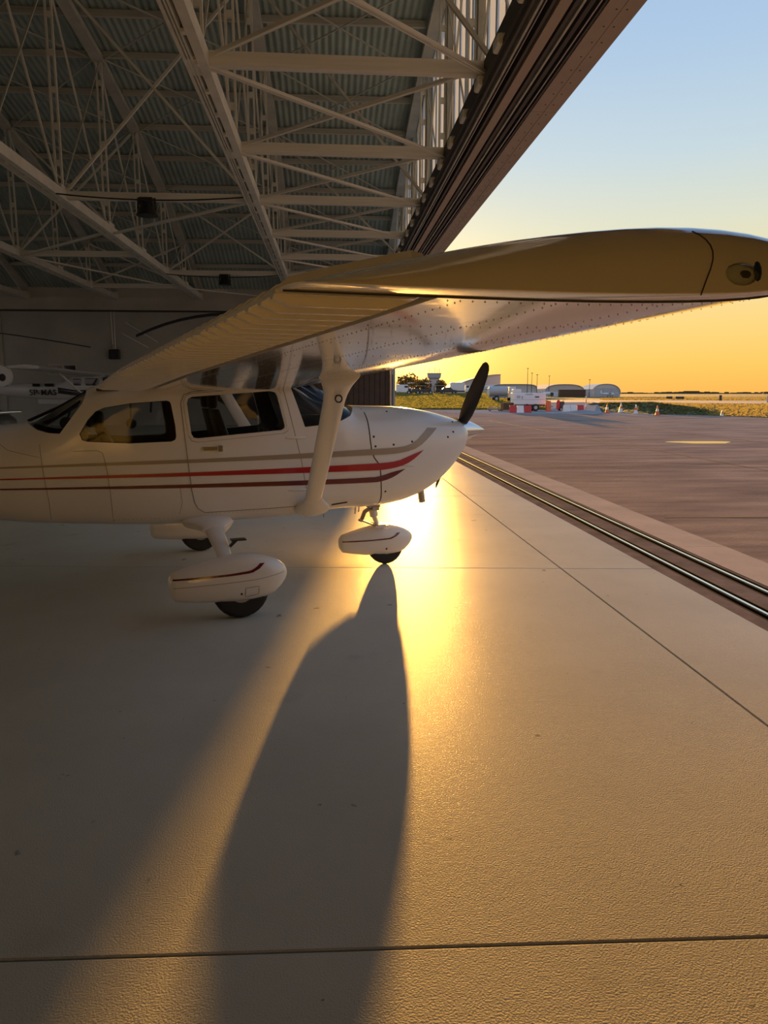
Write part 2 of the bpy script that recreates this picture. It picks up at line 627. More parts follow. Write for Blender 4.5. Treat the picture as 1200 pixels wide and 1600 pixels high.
LABELS = ['sixth roof truss from the doors, farthest left', 'fifth roof truss from the doors, mostly out of the picture',
          'fourth roof truss from the doors, low at the left edge', 'third roof truss, its bottom beam running to the far wall left',
          'second roof truss, its broad beam running down the roof middle', 'front roof truss above the door tracks, against bright sheets']
for ti, X in enumerate(TX):
    t = empty('roof_truss', (X, 0, ZC), 0, 'cream steel lattice ' + LABELS[ti], 'truss', 'steel lattice roof trusses')
    O = (X, 0, ZC)
    loc = lambda p: (p[0] - O[0], p[1] - O[1], p[2] - O[2])
    ch = MB()
    ya, yb = NODES[0], Y_FAR - .1
    front = ti == 5
    if not front:
        # box of two channels with lips, slot between
        for x0, x1, z0, z1 in ((.03, .17, -.02, .0), (.03, .05, .0, .2), (.15, .17, .0, .2), (-.17, -.12, -.02, .2), (-.10, -.07, -.01, .2), (-.05, -.02, -.02, .2), (-.17, .17, .2, .22)):
            ch.box(x0, x1, ya, yb, z0, z1)
        for y in NODES[3:]:
            ch.box(-.13, .13, y - .28, y + .28, .0, .34)
        k = ya
        while k < yb:
            ch.box(-.02, .035, k - .05, k + .05, -.045, -.0)
            k += 1.0
    else:
        ch.box(-.55, -.35, ya, yb, -.02, .22).box(.05, .25, ya, yb, -.02, .2)
        k = ya
        while k < yb:
            MB().cbox(-.66, -.30, k - .16, k + .16, -.17, -.02, .02).build('bracket', M_TRUSS, t)
            k += 1.345
    ch.build('bottom_chord', M_DARKMETAL if front else M_TRUSS, t)
    # top chord following the roof
    tops = [(0, y, roof_z(y) - .13 - ZC) for y in NODES]
    tops[-1] = (0, Y_FAR - .2, ZC + .45 - ZC)
    tc = MB()
    tc.loft([[(p[0] - .16, p[1], p[2] - .05), (p[0] + .16, p[1], p[2] - .05), (p[0] + .16, p[1], p[2] + .12), (p[0] - .16, p[1], p[2] + .12)] for p in tops])
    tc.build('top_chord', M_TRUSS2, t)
    first = 2 if X > -8 else 5
    for i, y in enumerate(NODES[:-1]):
        if i < first:
            continue
        zt = tops[i][2]
        p = MB()
        hw = .075
        for sx in (-1, 1):
            xa = sx * hw
            p.box(xa - .022, xa + .022, y - .035, y + .035, .2 if not front else .1, zt)
        z = .9
        while z < zt - .2:
            p.box(-hw, hw, y - .03, y + .03, z - .07, z + .07)
            z += .85
        p.build('vertical_post', M_TRUSS, t)
        if i + 1 < len(NODES):
            # thin tie rods leaning from the foot of one post to the head of the next, crossed
            y2 = NODES[i + 1]
            up = i % 2 == 0
            z2 = tops[i + 1][2]
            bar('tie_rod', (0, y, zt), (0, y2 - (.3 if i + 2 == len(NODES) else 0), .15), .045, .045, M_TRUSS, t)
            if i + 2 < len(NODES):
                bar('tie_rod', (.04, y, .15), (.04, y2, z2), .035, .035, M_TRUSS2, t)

# bottom-plane struts, diagonals and sway braces between the trusses
def double_bar(p, q, d=.035):
    for dy in (-d, d):
        bar('wind_brace', (p[0], p[1] + dy, p[2]), (q[0], q[1] + dy, q[2]), .04, .05, M_TRUSS, ceiling)


N12, N16, N20, N24, N28, N32, N36 = NODES[6:13]
for bi, (xa, xb) in enumerate(zip(TX[2:], TX[3:])):
    last = xb == TX[-1]
    x1 = xb - (.45 if last else .16)
    x0 = xa + .16
    for i, y in enumerate(NODES[:-1]):
        y2 = NODES[i + 1]
        z1, z2 = roof_z(y) - .1, roof_z(y2) - .1
        if last and y > 3:
            bar('cross_strut', (x0, y, ZC + .12), (x1, y + .06, ZC + .12), .15, .20, M_TRUSS, ceiling)
            y3 = min(y2, Y_FAR - .4)
            double_bar((x0, y, ZC + .02), (x1, y3, ZC + .02))
            bar('wind_brace', (x0, y3, ZC + .16), (x1, y, ZC + .16), .06, .06, M_TRUSS, ceiling)
            if i % 2 == 0:
                bar('sway_brace', (x0, y - .05, z1 - .1), (x1, y - .05, ZC + .25), .065, .065, M_TRUSS2, ceiling)
        if y > (3 if last else 12 if bi == 1 else 18) and i + 2 < len(NODES):
            bar('roof_rod', (x0, y, z1), (x1, y2, z2), .035, .035, M_TRUSS2, ceiling)
            bar('roof_rod', (x1, y, z1), (x0, y2, z2), .035, .035, M_TRUSS2, ceiling)
    for y in {0: (N28, N36), 1: (N20, N32), 2: ()}[bi]:
        bar('cross_strut', (x0, y, ZC + .12), (x1, y, ZC + .12), .14, .19, M_TRUSS, ceiling)
        z1 = roof_z(y) - .2
        bar('sway_brace', (x0, y + .05, ZC + .25), (x1, y + .05, z1), .065, .065, M_TRUSS, ceiling)
        bar('sway_brace', (x0, y - .05, z1), (x1, y - .05, ZC + .25), .065, .065, M_TRUSS, ceiling)
A_, B_, C_ = TX[4], TX[3], TX[2]
double_bar((A_ - .16, N20, ZC + .03), (B_ + .16, N24, ZC + .03), .05)
double_bar((B_ - .16, N24, ZC + .03), (C_ + .16, N28, ZC + .03), .05)
double_bar((C_ + .16, N28, ZC + .03), (B_ - .16, N36, ZC + .03), .05)
double_bar((B_ + .16, N36, ZC + .03), (A_ - .16, Y_FAR - .5, ZC + .03), .05)

# gable sheeting above the doors: translucent panels between columns
gw = MB().box(3.22, 3.30, Y_BACK, Y_FAR, 6.30, 6.62)
for y in NODES[2:]:
    gw.box(3.05, 3.20, y - .12, y + .12, 6.4, roof_z(y) + .1)
wf = struct(gw.build('wall_front', M_TRUSS2))
y = Y_BACK + .3
while y < Y_FAR - .6:
    y1 = y + .80
    zt0, zt1 = roof_z(y) + .2, roof_z(y1) + .2
    MB().loft([[(3.22, y + .02, 6.6), (3.22, y1 - .02, 6.6), (3.22, y1 - .02, zt1), (3.22, y + .02, zt0)],
               [(3.24, y + .02, 6.6), (3.24, y1 - .02, 6.6), (3.24, y1 - .02, zt1), (3.24, y + .02, zt0)]]).build('wall_sheet', M_SHEET, wf)
    MB().box(3.20, 3.26, y1 - .01, y1 + .03, 6.6, max(zt0, zt1)).build('sheet_mullion', M_TRUSS2, wf)
    y = y1 + .02

# door header with its stacked tracks
hz = 6.2
hd = MB().box(2.92, 3.72, Y_BACK, Y_FAR + 3, hz + .22, hz + .6)
hd.box(2.36, 2.92, Y_BACK, Y_FAR, hz + .12, hz + .2)
header = struct(hd.build('trim_3', M_DARKMETAL))
sy = Y_BACK
while sy < Y_FAR + 3:
    e = min(sy + 8.3, Y_FAR + 3)
    MB().box(3.29, 3.50, sy + .006, e - .006, hz, hz + .22).build('soffit_plate', M_FASCIA, header)
    MB().box(3.507, 3.72, sy + .006, e - .006, hz, hz + .22).build('soffit_plate', M_FASCIA, header)
    sy = e
rv = MB()
y = 6.0
while y < 34:
    for xx in (3.44, 3.57):
        rv.sphere((xx, y, hz), (.014, .014, .008), 6, 4)
    y += .42
stuff(rv.build('rivets', M_DARKMETAL, header))
for x0, x1, z0, m in ((2.40, 2.44, .02, M_DARKMETAL), (2.49, 2.52, .0, M_TRUSS2), (2.56, 2.575, .02, M_STEEL), (2.62, 2.66, -.02, M_DARKMETAL), (2.70, 2.84, -.03, M_FASCIA),
                      (2.90, 2.95, .0, M_DARKMETAL), (2.99, 3.02, .0, M_TRUSS2), (3.07, 3.13, .0, M_DARKMETAL), (3.18, 3.20, -.01, M_STEEL), (3.245, 3.27, .0, M_DARKMETAL)):
    MB().box(x0, x1, Y_BACK, Y_FAR, hz + z0, hz + .2).build('track_rail', m, header)

# door leaf stack at the far end: boards and white edge post
dr = struct(MB().box(-1.0, 2.95, 37.05, 37.3, 0, 6.2).build('door_1', M_DARKMETAL))
x = -1.0
while x < 2.9:
    MB().cbox(x + .01, min(x + .26, 2.95), 37.0, 37.1, 0, 6.2, .012).build('door_board', M_PLANK, dr)
    x += .265
MB().box(2.97, 3.2, 36.9, 37.3, 0, 6.2).build('edge_post', M_POST, dr)
MB().box(3.06, 3.10, 36.88, 36.91, .3, 2.6).build('pull_handle', M_DARKMETAL, dr)
d2 = struct(MB().box(3.30, 3.42, Y_BACK, NEAR_JAMB, .01, 6.2).build('door_2', M_DARKMETAL))
y = NEAR_JAMB
while y > Y_BACK:
    MB().cbox(3.22, 3.31, max(Y_BACK, y - .255), y - .01, .01, 6.2, .012).build('door_board', M_PLANK, d2)
    y -= .265

# ================================================================ OUTDOOR GROUND
def berm_edge(u):
    return float(np.interp(u, [905, 915, 955, 1019, 1120, 1200, 1400], [76, 72.5, 67.6, 59.7, 56.2, 51.7, 45]))


def terr(x, y):
    a = R(YAW)
    xc, D = x * math.cos(a) - y * math.sin(a), x * math.sin(a) + y * math.cos(a)
    u = 600 + FPX * xc / max(D, 1)
    lf = min(1, max(0, (835 - u) / 50))
    lf = lf * lf * (3 - 2 * lf)
    z = 1.45 * min(1, max(0, (D - 79) / 80)) * lf
    if 905 < u < 1135:
        e = berm_edge(u)
        hb = np.interp(u, [905, 920, 1013, 1067, 1112, 1130], [0, .62, .85, .5, .08, 0])
        z += hb * min(1, max(0, (D - e) / 5)) * max(0, 1 - max(0, D - e - 10) / 60)
    return z - .05


Us = [-400, 0, 300, 500, 560] + list(range(600, 1260, 10)) + [1300, 1400, 1600, 2000, 2600]
Ds = [30, 45, 52, 56, 57.5, 59, 60.5, 62, 64, 67, 70, 74, 78, 80, 84, 90, 100, 112, 125, 140, 160, 190, 230, 300, 400, 600, 900, 1500, 3000, 5500]
vv = []
for D in Ds:
    for u in Us:
        x, y = yaw((u - 600) / FPX * D, D)
        vv.append((x, y, terr(x, y)))
nu = len(Us)
ff = [(k * nu + i, k * nu + i + 1, (k + 1) * nu + i + 1, (k + 1) * nu + i) for k in range(len(Ds) - 1) for i in range(nu - 1)]
me = bpy.data.meshes.new('ground')
me.from_pydata(vv, [], ff)
me.polygons.foreach_set('use_smooth', [True] * len(me.polygons))
me.materials.append(M_GRASS)
struct(link('ground', me))
yd = MB().add([(-3000, -3000, -.35), (3000, -3000, -.35), (3000, 3000, -.35), (-3000, 3000, -.35)], [(0, 1, 2, 3)]).build('ground', M_GRASS)
struct(yd)
struct(MB().box(-75, X_IN - .0, Y_BACK - 5, Y_FAR + 5, -.3, -.02).build('rear_apron', M_KERB))
# apron
P = lambda u, D: yaw((u - 600) / FPX * D, D)
ap = [(4.36, -40), (140, -40), (110, 10), P(1400, 45.2)] + [P(u, berm_edge(u) + .1) for u in (1200, 1120, 1065, 1019, 985, 955, 930, 910)] + [P(850, 76.5), P(760, 76.3), P(626, 79), (-30, 80), (-30, 46), (4.36, 46)]
apron = struct(MB().add([(x, y, -.012) for x, y in ap] + [(x, y, -.3) for x, y in ap], [tuple(range(len(ap)))] + [(i, (i + 1) % len(ap), len(ap) + (i + 1) % len(ap), len(ap) + i) for i in range(len(ap))]).build('apron', M_ASPHALT))
# grey patch painting shadow tone on the apron, and tarred cracks
def crack(pts, w, name='tar_crack', m=M_GROOVE, z=-.009):
    mb = MB()
    for (x0, y0), (x1, y1) in zip(pts, pts[1:]):
        k = max(2, int(math.hypot(x1 - x0, y1 - y0) / .5))
        prev = None
        d = Vector((x1 - x0, y1 - y0)).normalized()
        nrm = Vector((-d.y, d.x))
        for i in range(k + 1):
            q = Vector((x0 + (x1 - x0) * i / k, y0 + (y1 - y0) * i / k)) + nrm * random.uniform(-.03, .03)
            hw = w / 2 * random.uniform(.5, 1.2)
            cur = [(q.x + nrm.x * hw, q.y + nrm.y * hw, z), (q.x - nrm.x * hw, q.y - nrm.y * hw, z)]
            if prev:
                mb.add(prev + cur[::-1], [(0, 1, 2, 3)])
            prev = cur
    return mb.build(name, m, apron)


crack([(4.6, 9.75), (20, 9.3)], .05)
crack([(4.6, 17.4), (26, 16.6)], .05)
crack([(4.6, 25.6), (34, 24.2)], .06)
crack([(4.6, 36), (36, 34.5)], .07)
crack([(5, 47), (36, 45.5)], .08)
crack([(9.6, 4), (9.9, 46)], .05)
crack([(14.8, 4), (15.4, 60)], .06)
MB().add([(12, 62, -.008), (33, 53.5, -.008), (27.6, 57, -.008), (24.2, 61.2, -.008), (22, 74, -.008), (16, 76, -.008), (9, 70, -.008)], [(0, 1, 2, 3, 4, 5, 6)]).build('shadow_patch', M_ASPHALT2, apron)
pud = MB()
c = yaw(0, 0)
pc = Vector((12.95, 25.0))
ring = [(pc.x + 1.05 * math.cos(a) * (1 + .25 * math.sin(3 * a)), pc.y + .75 * math.sin(a) * (1 + .2 * math.cos(2 * a))) for a in np.linspace(0, 2 * PI, 28, endpoint=False)]
pud.loft([[(x, y, -.011) for x, y in ring], [(pc.x + (x - pc.x) * .96, pc.y + (y - pc.y) * .96, -.006) for x, y in ring]])
tag(pud.build('puddle', M_WATER), 'small bright puddle lying alone on the brown apron', 'puddle')
# taxiways far out
def strip(name, pts, m, lift=.03):
    return struct(MB().add([(x, y, terr(x, y) + lift) for x, y in pts], [tuple(range(len(pts)))]).build(name, m))


strip('taxiway_1', [P(838, 135), P(1020, 128), P(1250, 118), P(1700, 100), P(1700, 125), P(1250, 150), P(1040, 170), P(838, 185)], M_TAXI, .05)
strip('taxiway_2', [P(900, 60), P(925, 58.5), P(938, 62), P(930, 80), P(925, 136), P(850, 136), P(850, 76)], M_ASPHALT2, .06)
strip('runway', [P(940, 420), P(1500, 330), P(1500, 390), P(940, 520)], M_TAXI, .06)

# grass tufts
def tufts(name, k, urange, drange, hmin, hmax, m, seed, cond=None):
    rnd = random.Random(seed)
    v, f = [], []
    while k > 0:
        k -= 1
        u = rnd.uniform(*urange)
        D = drange[0] + (drange[1] - drange[0]) * rnd.random() ** 1.6
        x, y = P(u, D)
        if cond and not cond(u, D):
            continue
        z = terr(x, y)
        sc = (D / 90) ** .5
        h = rnd.uniform(hmin, hmax) * sc
        w = rnd.uniform(.12, .4) * sc
        a = rnd.uniform(-.6, .6)
        dx, dy = math.cos(a) * w, math.sin(a) * w
        lx = rnd.uniform(-.1, .1)
        o = len(v)
        v += [(x - dx, y - dy, z), (x + dx, y + dy, z), (x + dx * .7 + lx, y + dy, z + h), (x - dx * .2 + lx, y - dy, z + h * .7)]
        f.append((o, o + 1, o + 2, o + 3))
    me = bpy.data.meshes.new(name)
    me.from_pydata(v, [], f)
    me.materials.append(m)
    return stuff(link(name, me))


g = tufts('grass', 13000, (590, 850), (79, 175), .12, .26, M_BLADE, 3)
tag(g, 'long green and gold grass on the bank behind the propeller', 'grass')
on_taxi = lambda u, D: not (118 < D < 186) and not (330 < D < 520)
g = tufts('grass', 15000, (935, 1250), (52, 290), .08, .18, M_BLADE2, 4, lambda u, D: on_taxi(u, D) and D > berm_edge(u) + (9 if u < 1100 else .3))
tag(g, 'dry yellow grass of the open airfield at right', 'grass')
g = tufts('grass', 9000, (912, 1210), (52, 84), .05, .11, M_GRASS, 5, lambda u, D: berm_edge(u) < D < berm_edge(u) + 9)
tag(g, 'shaded dark green grass of the bank behind the cones', 'grass')

# ================================================================ AIRCRAFT
# local frame of an aircraft: x forward of the main axle, y to its left, z up from the ground
ST = [(-5.3, 1.10, 1.32, .05, 2.2), (-4.0, .98, 1.38, .17, 2.4), (-2.8, .82, 1.42, .30, 2.8), (-1.7, .665, 1.44, .43, 3.2), (-1.5, .64, 1.465, .455, 3.5),
      (-1.25, .622, 1.60, .48, 4), (-1.0, .608, 1.745, .505, 4.5), (-.85, .60, 1.80, .52, 5), (-.3, .585, 1.87, .55, 6), (.3, .59, 1.89, .555, 6), (.62, .60, 1.89, .55, 6),
      (.75, .605, 1.87, .545, 5), (.85, .61, 1.83, .54, 4.5), (.96, .615, 1.76, .535, 4), (1.1, .62, 1.66, .53, 3.6), (1.22, .62, 1.59, .52, 3.4), (1.4, .618, 1.58, .51, 3.2),
      (1.7, .645, 1.572, .48, 3), (1.95, .715, 1.545, .44, 2.9), (2.12, .81, 1.515, .41, 2.8), (2.25, .92, 1.48, .38, 2.7), (2.34, 1.02, 1.455, .35, 2.6), (2.40, 1.10, 1.43, .32, 2.5), (2.43, 1.16, 1.41, .29, 2.4)]
SX = [r[0] for r in ST]


def pchip_table(xs, ys):
    h = np.diff(xs)
    d = np.diff(ys) / h
    m = np.zeros(len(xs))
    m[0], m[-1] = d[0], d[-1]
    for i in range(1, len(xs) - 1):
        if d[i - 1] * d[i] > 0:
            w1, w2 = 2 * h[i] + h[i - 1], h[i] + 2 * h[i - 1]
            m[i] = (w1 + w2) / (w1 / d[i - 1] + w2 / d[i])
    return m


SM = [pchip_table(np.array(SX), np.array([r[k] for r in ST])) for k in range(1, 5)]


def station(x):
    x = min(max(x, SX[0]), SX[-1])
    i = 0
    while i < len(SX) - 2 and x > SX[i + 1]:
        i += 1
    h = SX[i + 1] - SX[i]
    t = (x - SX[i]) / h
    out = []
    for k in range(4):
        y0, y1, m0, m1 = ST[i][k + 1], ST[i + 1][k + 1], SM[k][i], SM[k][i + 1]
        out.append((1 + 2 * t) * (1 - t) ** 2 * y0 + t * (1 - t) ** 2 * h * m0 + t * t * (3 - 2 * t) * y1 + t * t * (t - 1) * h * m1)
    return out


def side_y(x, z):
    zb, zt, w, n_ = station(x)
    zc, h = (zb + zt) / 2, (zt - zb) / 2
    return w * max(0, 1 - min(1, abs((z - zc) / h)) ** n_) ** (1 / n_)


def section(x, inset=0., seg=56, a0=0, a1=2 * PI, closed=True):
    zb, zt, w, n_ = station(x)
    zc, h = (zb + zt) / 2, (zt - zb) / 2
    w -= inset
    h -= inset
    out = []
    for i in range(seg if closed else seg + 1):
        a = a0 + (a1 - a0) * i / seg
        c, s = math.cos(a), math.sin(a)
        out.append((x, w * math.copysign(abs(c) ** (2 / n_), c), zc + h * math.copysign(abs(s) ** (2 / n_), s)))
    return out


def densify(pts, step=.03, closed=False):
    out = []
    q = list(pts) + ([pts[0]] if closed else [])
    for a, b in zip(q, q[1:]):
        k = max(1, int(math.hypot(b[0] - a[0], b[1] - a[1]) / step))
        out += [(a[0] + (b[0] - a[0]) * i / k, a[1] + (b[1] - a[1]) * i / k) for i in range(k)]
    if not closed:
        out.append(pts[-1])
    return out


def smooth_poly(pts, it=2, closed=True):
    for _ in range(it):
        q = []
        n_ = len(pts)
        for i in range(n_ if closed else n_ - 1):
            a, b = pts[i], pts[(i + 1) % n_]
            q += [(a[0] * .75 + b[0] * .25, a[1] * .75 + b[1] * .25), (a[0] * .25 + b[0] * .75, a[1] * .25 + b[1] * .75)]
        if not closed:
            q = [pts[0]] + q + [pts[-1]]
        pts = q
    return pts


def resample(pts, k):
    d = [0]
    for a, b in zip(pts, pts[1:]):
        d.append(d[-1] + math.hypot(b[0] - a[0], b[1] - a[1]))
    out = []
    for i in range(k + 1):
        t = d[-1] * i / k
        j = 0
        while j < len(d) - 2 and t > d[j + 1]:
            j += 1
        f = (t - d[j]) / max(1e-9, d[j + 1] - d[j])
        out.append((pts[j][0] + (pts[j + 1][0] - pts[j][0]) * f, pts[j][1] + (pts[j + 1][1] - pts[j][1]) * f))
    return out


def band_on_side(name, top, bot, m, parent, side, off=.0025, k=40, yf=side_y):
    """a stripe between two edge curves, lying on the fuselage side"""
    T, B = resample(top, k), resample(bot, k)
    mb = MB()
    rows = 3
    vs_ = []
    for a, b in zip(T, B):
        for r in range(rows):
            x, z = a[0] + (b[0] - a[0]) * r / (rows - 1), a[1] + (b[1] - a[1]) * r / (rows - 1)
            vs_.append((x, side * (yf(x, z) + off), z))
    mb.add(vs_, [(i * rows + r, (i + 1) * rows + r, (i + 1) * rows + r + 1, i * rows + r + 1) for i in range(k) for r in range(rows - 1)])
    return mb.build(name, m, parent, 60)


def ribbon(name, pts, w, m, parent, side, off=.0018, closed=False, yf=side_y):
    p = densify(pts, .03, closed)
    n_ = len(p)
    mb = MB()
    L_, Rr = [], []
    for i in range(n_):
        a = p[(i - 1) % n_] if closed or i else p[i]
        b = p[(i + 1) % n_] if closed or i < n_ - 1 else p[i]
        d = Vector((b[0] - a[0], b[1] - a[1]))
        d.normalize()
        nx, nz = -d.y * w / 2, d.x * w / 2
        L_.append((p[i][0] + nx, p[i][1] + nz))
        Rr.append((p[i][0] - nx, p[i][1] - nz))
    vs_ = [(x, side * (yf(x, z) + off), z) for x, z in L_ + Rr]
    m_ = n_ if closed else n_ - 1
    mb.add(vs_, [(i, (i + 1) % n_, n_ + (i + 1) % n_, n_ + i) for i in range(m_)])
    return mb.build(name, m, parent, 60)


def panel_on_side(name, outline, m, parent, side, off, hole=None, solid=0.):
    """a filled outline laid on the fuselage side"""
    bm = bmesh.new()
    ed = []
    for lp in [densify(outline, .04, True)] + ([densify(hole, .04, True)] if hole else []):
        vs_ = [bm.verts.new((x, 0, z)) for x, z in lp]
        ed += [bm.edges.new((vs_[i], vs_[(i + 1) % len(vs_)])) for i in range(len(vs_))]
    bmesh.ops.triangle_fill(bm, use_beauty=True, edges=ed)
    for _ in range(2):
        long_ = [e for e in bm.edges if e.calc_length() > .09]
        if long_:
            bmesh.ops.subdivide_edges(bm, edges=long_, cuts=1)
            bmesh.ops.triangulate(bm, faces=[f for f in bm.faces if len(f.verts) > 3])
    for v in bm.verts:
        v.co.y = side * (side_y(v.co.x, v.co.z) + off)
    if solid:
        r = bmesh.ops.extrude_face_region(bm, geom=list(bm.faces))
        for v in [g for g in r['geom'] if isinstance(g, bmesh.types.BMVert)]:
            v.co.y -= side * solid
    bmesh.ops.recalc_face_normals(bm, faces=bm.faces)
    me = bpy.data.meshes.new(name)
    bm.to_mesh(me)
    bm.free()
    me.polygons.foreach_set('use_smooth', [True] * len(me.polygons))
    me.set_sharp_from_angle(angle=R(40))
    me.materials.append(m)
    return link(name, me, parent)


REAR_W = [(-1.095, 1.38), (-1.079, 1.33), (-1.037, 1.317), (-.717, 1.298), (-.4, 1.307), (-.369, 1.322), (-.36, 1.348), (-.364, 1.437), (-.391, 1.613), (-.4, 1.631), (-.424, 1.639), (-.7, 1.619), (-.899, 1.585), (-.967, 1.555), (-1.027, 1.49)]
DOOR = [(-.313, 1.618), (-.289, 1.295), (-.272, 1.093), (-.254, .895), (-.236, .796), (-.211, .744), (-.153, .701), (.652, .711), (.711, .737), (.737, .8), (.68, 1.144), (.601, 1.477), (.538, 1.738), (.507, 1.762), (.441, 1.767), (-.219, 1.71), (-.287, 1.685)]
DOOR_W = [(-.265, 1.617), (-.253, 1.654), (-.221, 1.669), (.426, 1.716), (.469, 1.705), (.485, 1.678), (.544, 1.423), (.54, 1.401), (.515, 1.386), (-.185, 1.329), (-.221, 1.335), (-.24, 1.367)]
FRAME = [(-.283, 1.617), (-.267, 1.664), (-.231, 1.684), (.428, 1.74), (.482, 1.73), (.507, 1.689), (.572, 1.423), (.565, 1.39), (.531, 1.369), (-.186, 1.308), (-.231, 1.32), (-.256, 1.357)]
SHIELD = [(.588, 1.80), (.724, 1.407), (.90, 1.425), (1.042, 1.448), (1.164, 1.496), (1.235, 1.565), (1.235, 2.1), (.66, 2.1), (.62, 1.92)]
BACKL = [(-1.478, 1.457), (-1.403, 1.412), (-1.319, 1.388), (-1.24, 1.382), (-1.06, 1.62), (-1.03, 1.70), (-1.02, 2.0), (-1.6, 2.0), (-1.52, 1.5)]
STRIPES = [
    ('tan', [(-5.0, 1.10), (-1.682, 1.13), (-.865, 1.15), (.018, 1.161), (1.357, 1.198), (1.642, 1.205), (1.754, 1.225), (1.852, 1.287), (1.942, 1.377)],
     [(-5.0, 1.095), (-1.683, 1.119), (-.867, 1.124), (.017, 1.129), (1.356, 1.142), (1.642, 1.148), (1.83, 1.19), (1.949, 1.284), (2.05, 1.372)]),
    ('red', [(-4.0, 1.02), (-1.689, 1.04), (-.871, 1.047), (.015, 1.051), (1.356, 1.065), (1.605, 1.074), (1.735, 1.123), (1.888, 1.171)],
     [(-4.0, 1.018), (-1.689, 1.032), (-.872, 1.023), (.013, 1.015), (1.356, 1.002), (1.497, 1.004), (1.68, 1.035), (1.792, 1.093), (1.888, 1.17)]),
    ('maroon', [(-3.0, .975), (-1.695, .963), (.011, .948), (1.357, .937), (1.445, .948), (1.552, .98), (1.69, 1.004)],
     [(-3.0, .972), (-1.696, .954), (.01, .913), (1.36, .888), (1.465, .899), (1.572, .93), (1.69, 1.002)])]


def boolean_cut(ob, cutter):
    md = ob.modifiers.new('cut', 'BOOLEAN')
    md.operation = 'DIFFERENCE'
    md.solver = 'EXACT'
    md.material_mode = 'TRANSFER'
    md.object = cutter
    dg = bpy.context.evaluated_depsgraph_get()
    me = bpy.data.meshes.new_from_object(ob.evaluated_get(dg))
    ob.modifiers.clear()
    ob.data = me


def make_fuselage(parent, m):
    xs_ = sorted(set([round(x, 3) for x in np.arange(-5.3, -1.6, .3)] + [round(x, 3) for x in np.arange(-1.6, 2.43, .05)] + [2.38, 2.40, 2.415, 2.43]))
    rings = [section(x) for x in xs_]
    # rounded nose closing
    base = section(2.43)
    zc = sum(p[2] for p in base) / len(base)
    for k, dx in ((.93, .012), (.8, .022), (.55, .028)):
        rings.append([(2.43 + dx, p[1] * k, zc + (p[2] - zc) * k) for p in base])
    outer = MB().loft(rings).build('fuselage', m, None, 35)
    inner = MB().loft([section(x, .035) for x in xs_ if -1.56 < x < 1.30]).build('cutter', M_INTERIOR)
    boolean_cut(outer, inner)
    bpy.data.objects.remove(inner)
    cut = MB()
    for ol in (REAR_W, DOOR_W, SHIELD, BACKL):
        ol = densify(ol, .06, True)
        cut.loft([[(x, y, z) for x, z in ol] for y in (-1, 1)])
    c = cut.build('cutter', m)
    boolean_cut(outer, c)
    bpy.data.objects.remove(c)
    me_ = outer.data
    me_.polygons.foreach_set('use_smooth', [True] * len(me_.polygons))
    me_.set_sharp_from_angle(angle=R(32))
    outer.parent = parent
    return outer


def naca(c, t=.12, m=.02, p=.4, tu=None):
    tu = tu or t
    yt = 5 * t * (.2969 * math.sqrt(c) - .126 * c - .3516 * c * c + .2843 * c ** 3 - .1015 * c ** 4)
    yc = m / p ** 2 * (2 * p * c - c * c) if c < p else m / (1 - p) ** 2 * (1 - 2 * p + 2 * p * c - c * c)
    return yc + yt * tu / t, yc - yt


def wing_line(s):
    xte = np.interp(s, [0, .6, 2.6, 5.3, 5.6], [-.95, -.95, -.83, -.58, -.57])
    xle = np.interp(s, [0, .6, 2.6, 5.3, 5.6], [.76, .76, .76, .74, .735])
    zte = 1.744 + .0300 * (s - .6)
    zle = 1.81 + .037 * (s - .6)
    return xle, xte, zle, zte


def thick(s):
    return np.interp(s, [0, 3, 5.3], [.12, .12, .125])


def wing_pt(s, c, upper, off=0.):
    xle, xte, zle, zte = wing_line(s)
    ch = xle - xte
    u, l = naca(c, tu=thick(s))
    return (xle - ch * c, s, zle + (zte - zle) * c + ch * (u if upper else l) + off)


HINGE = .75


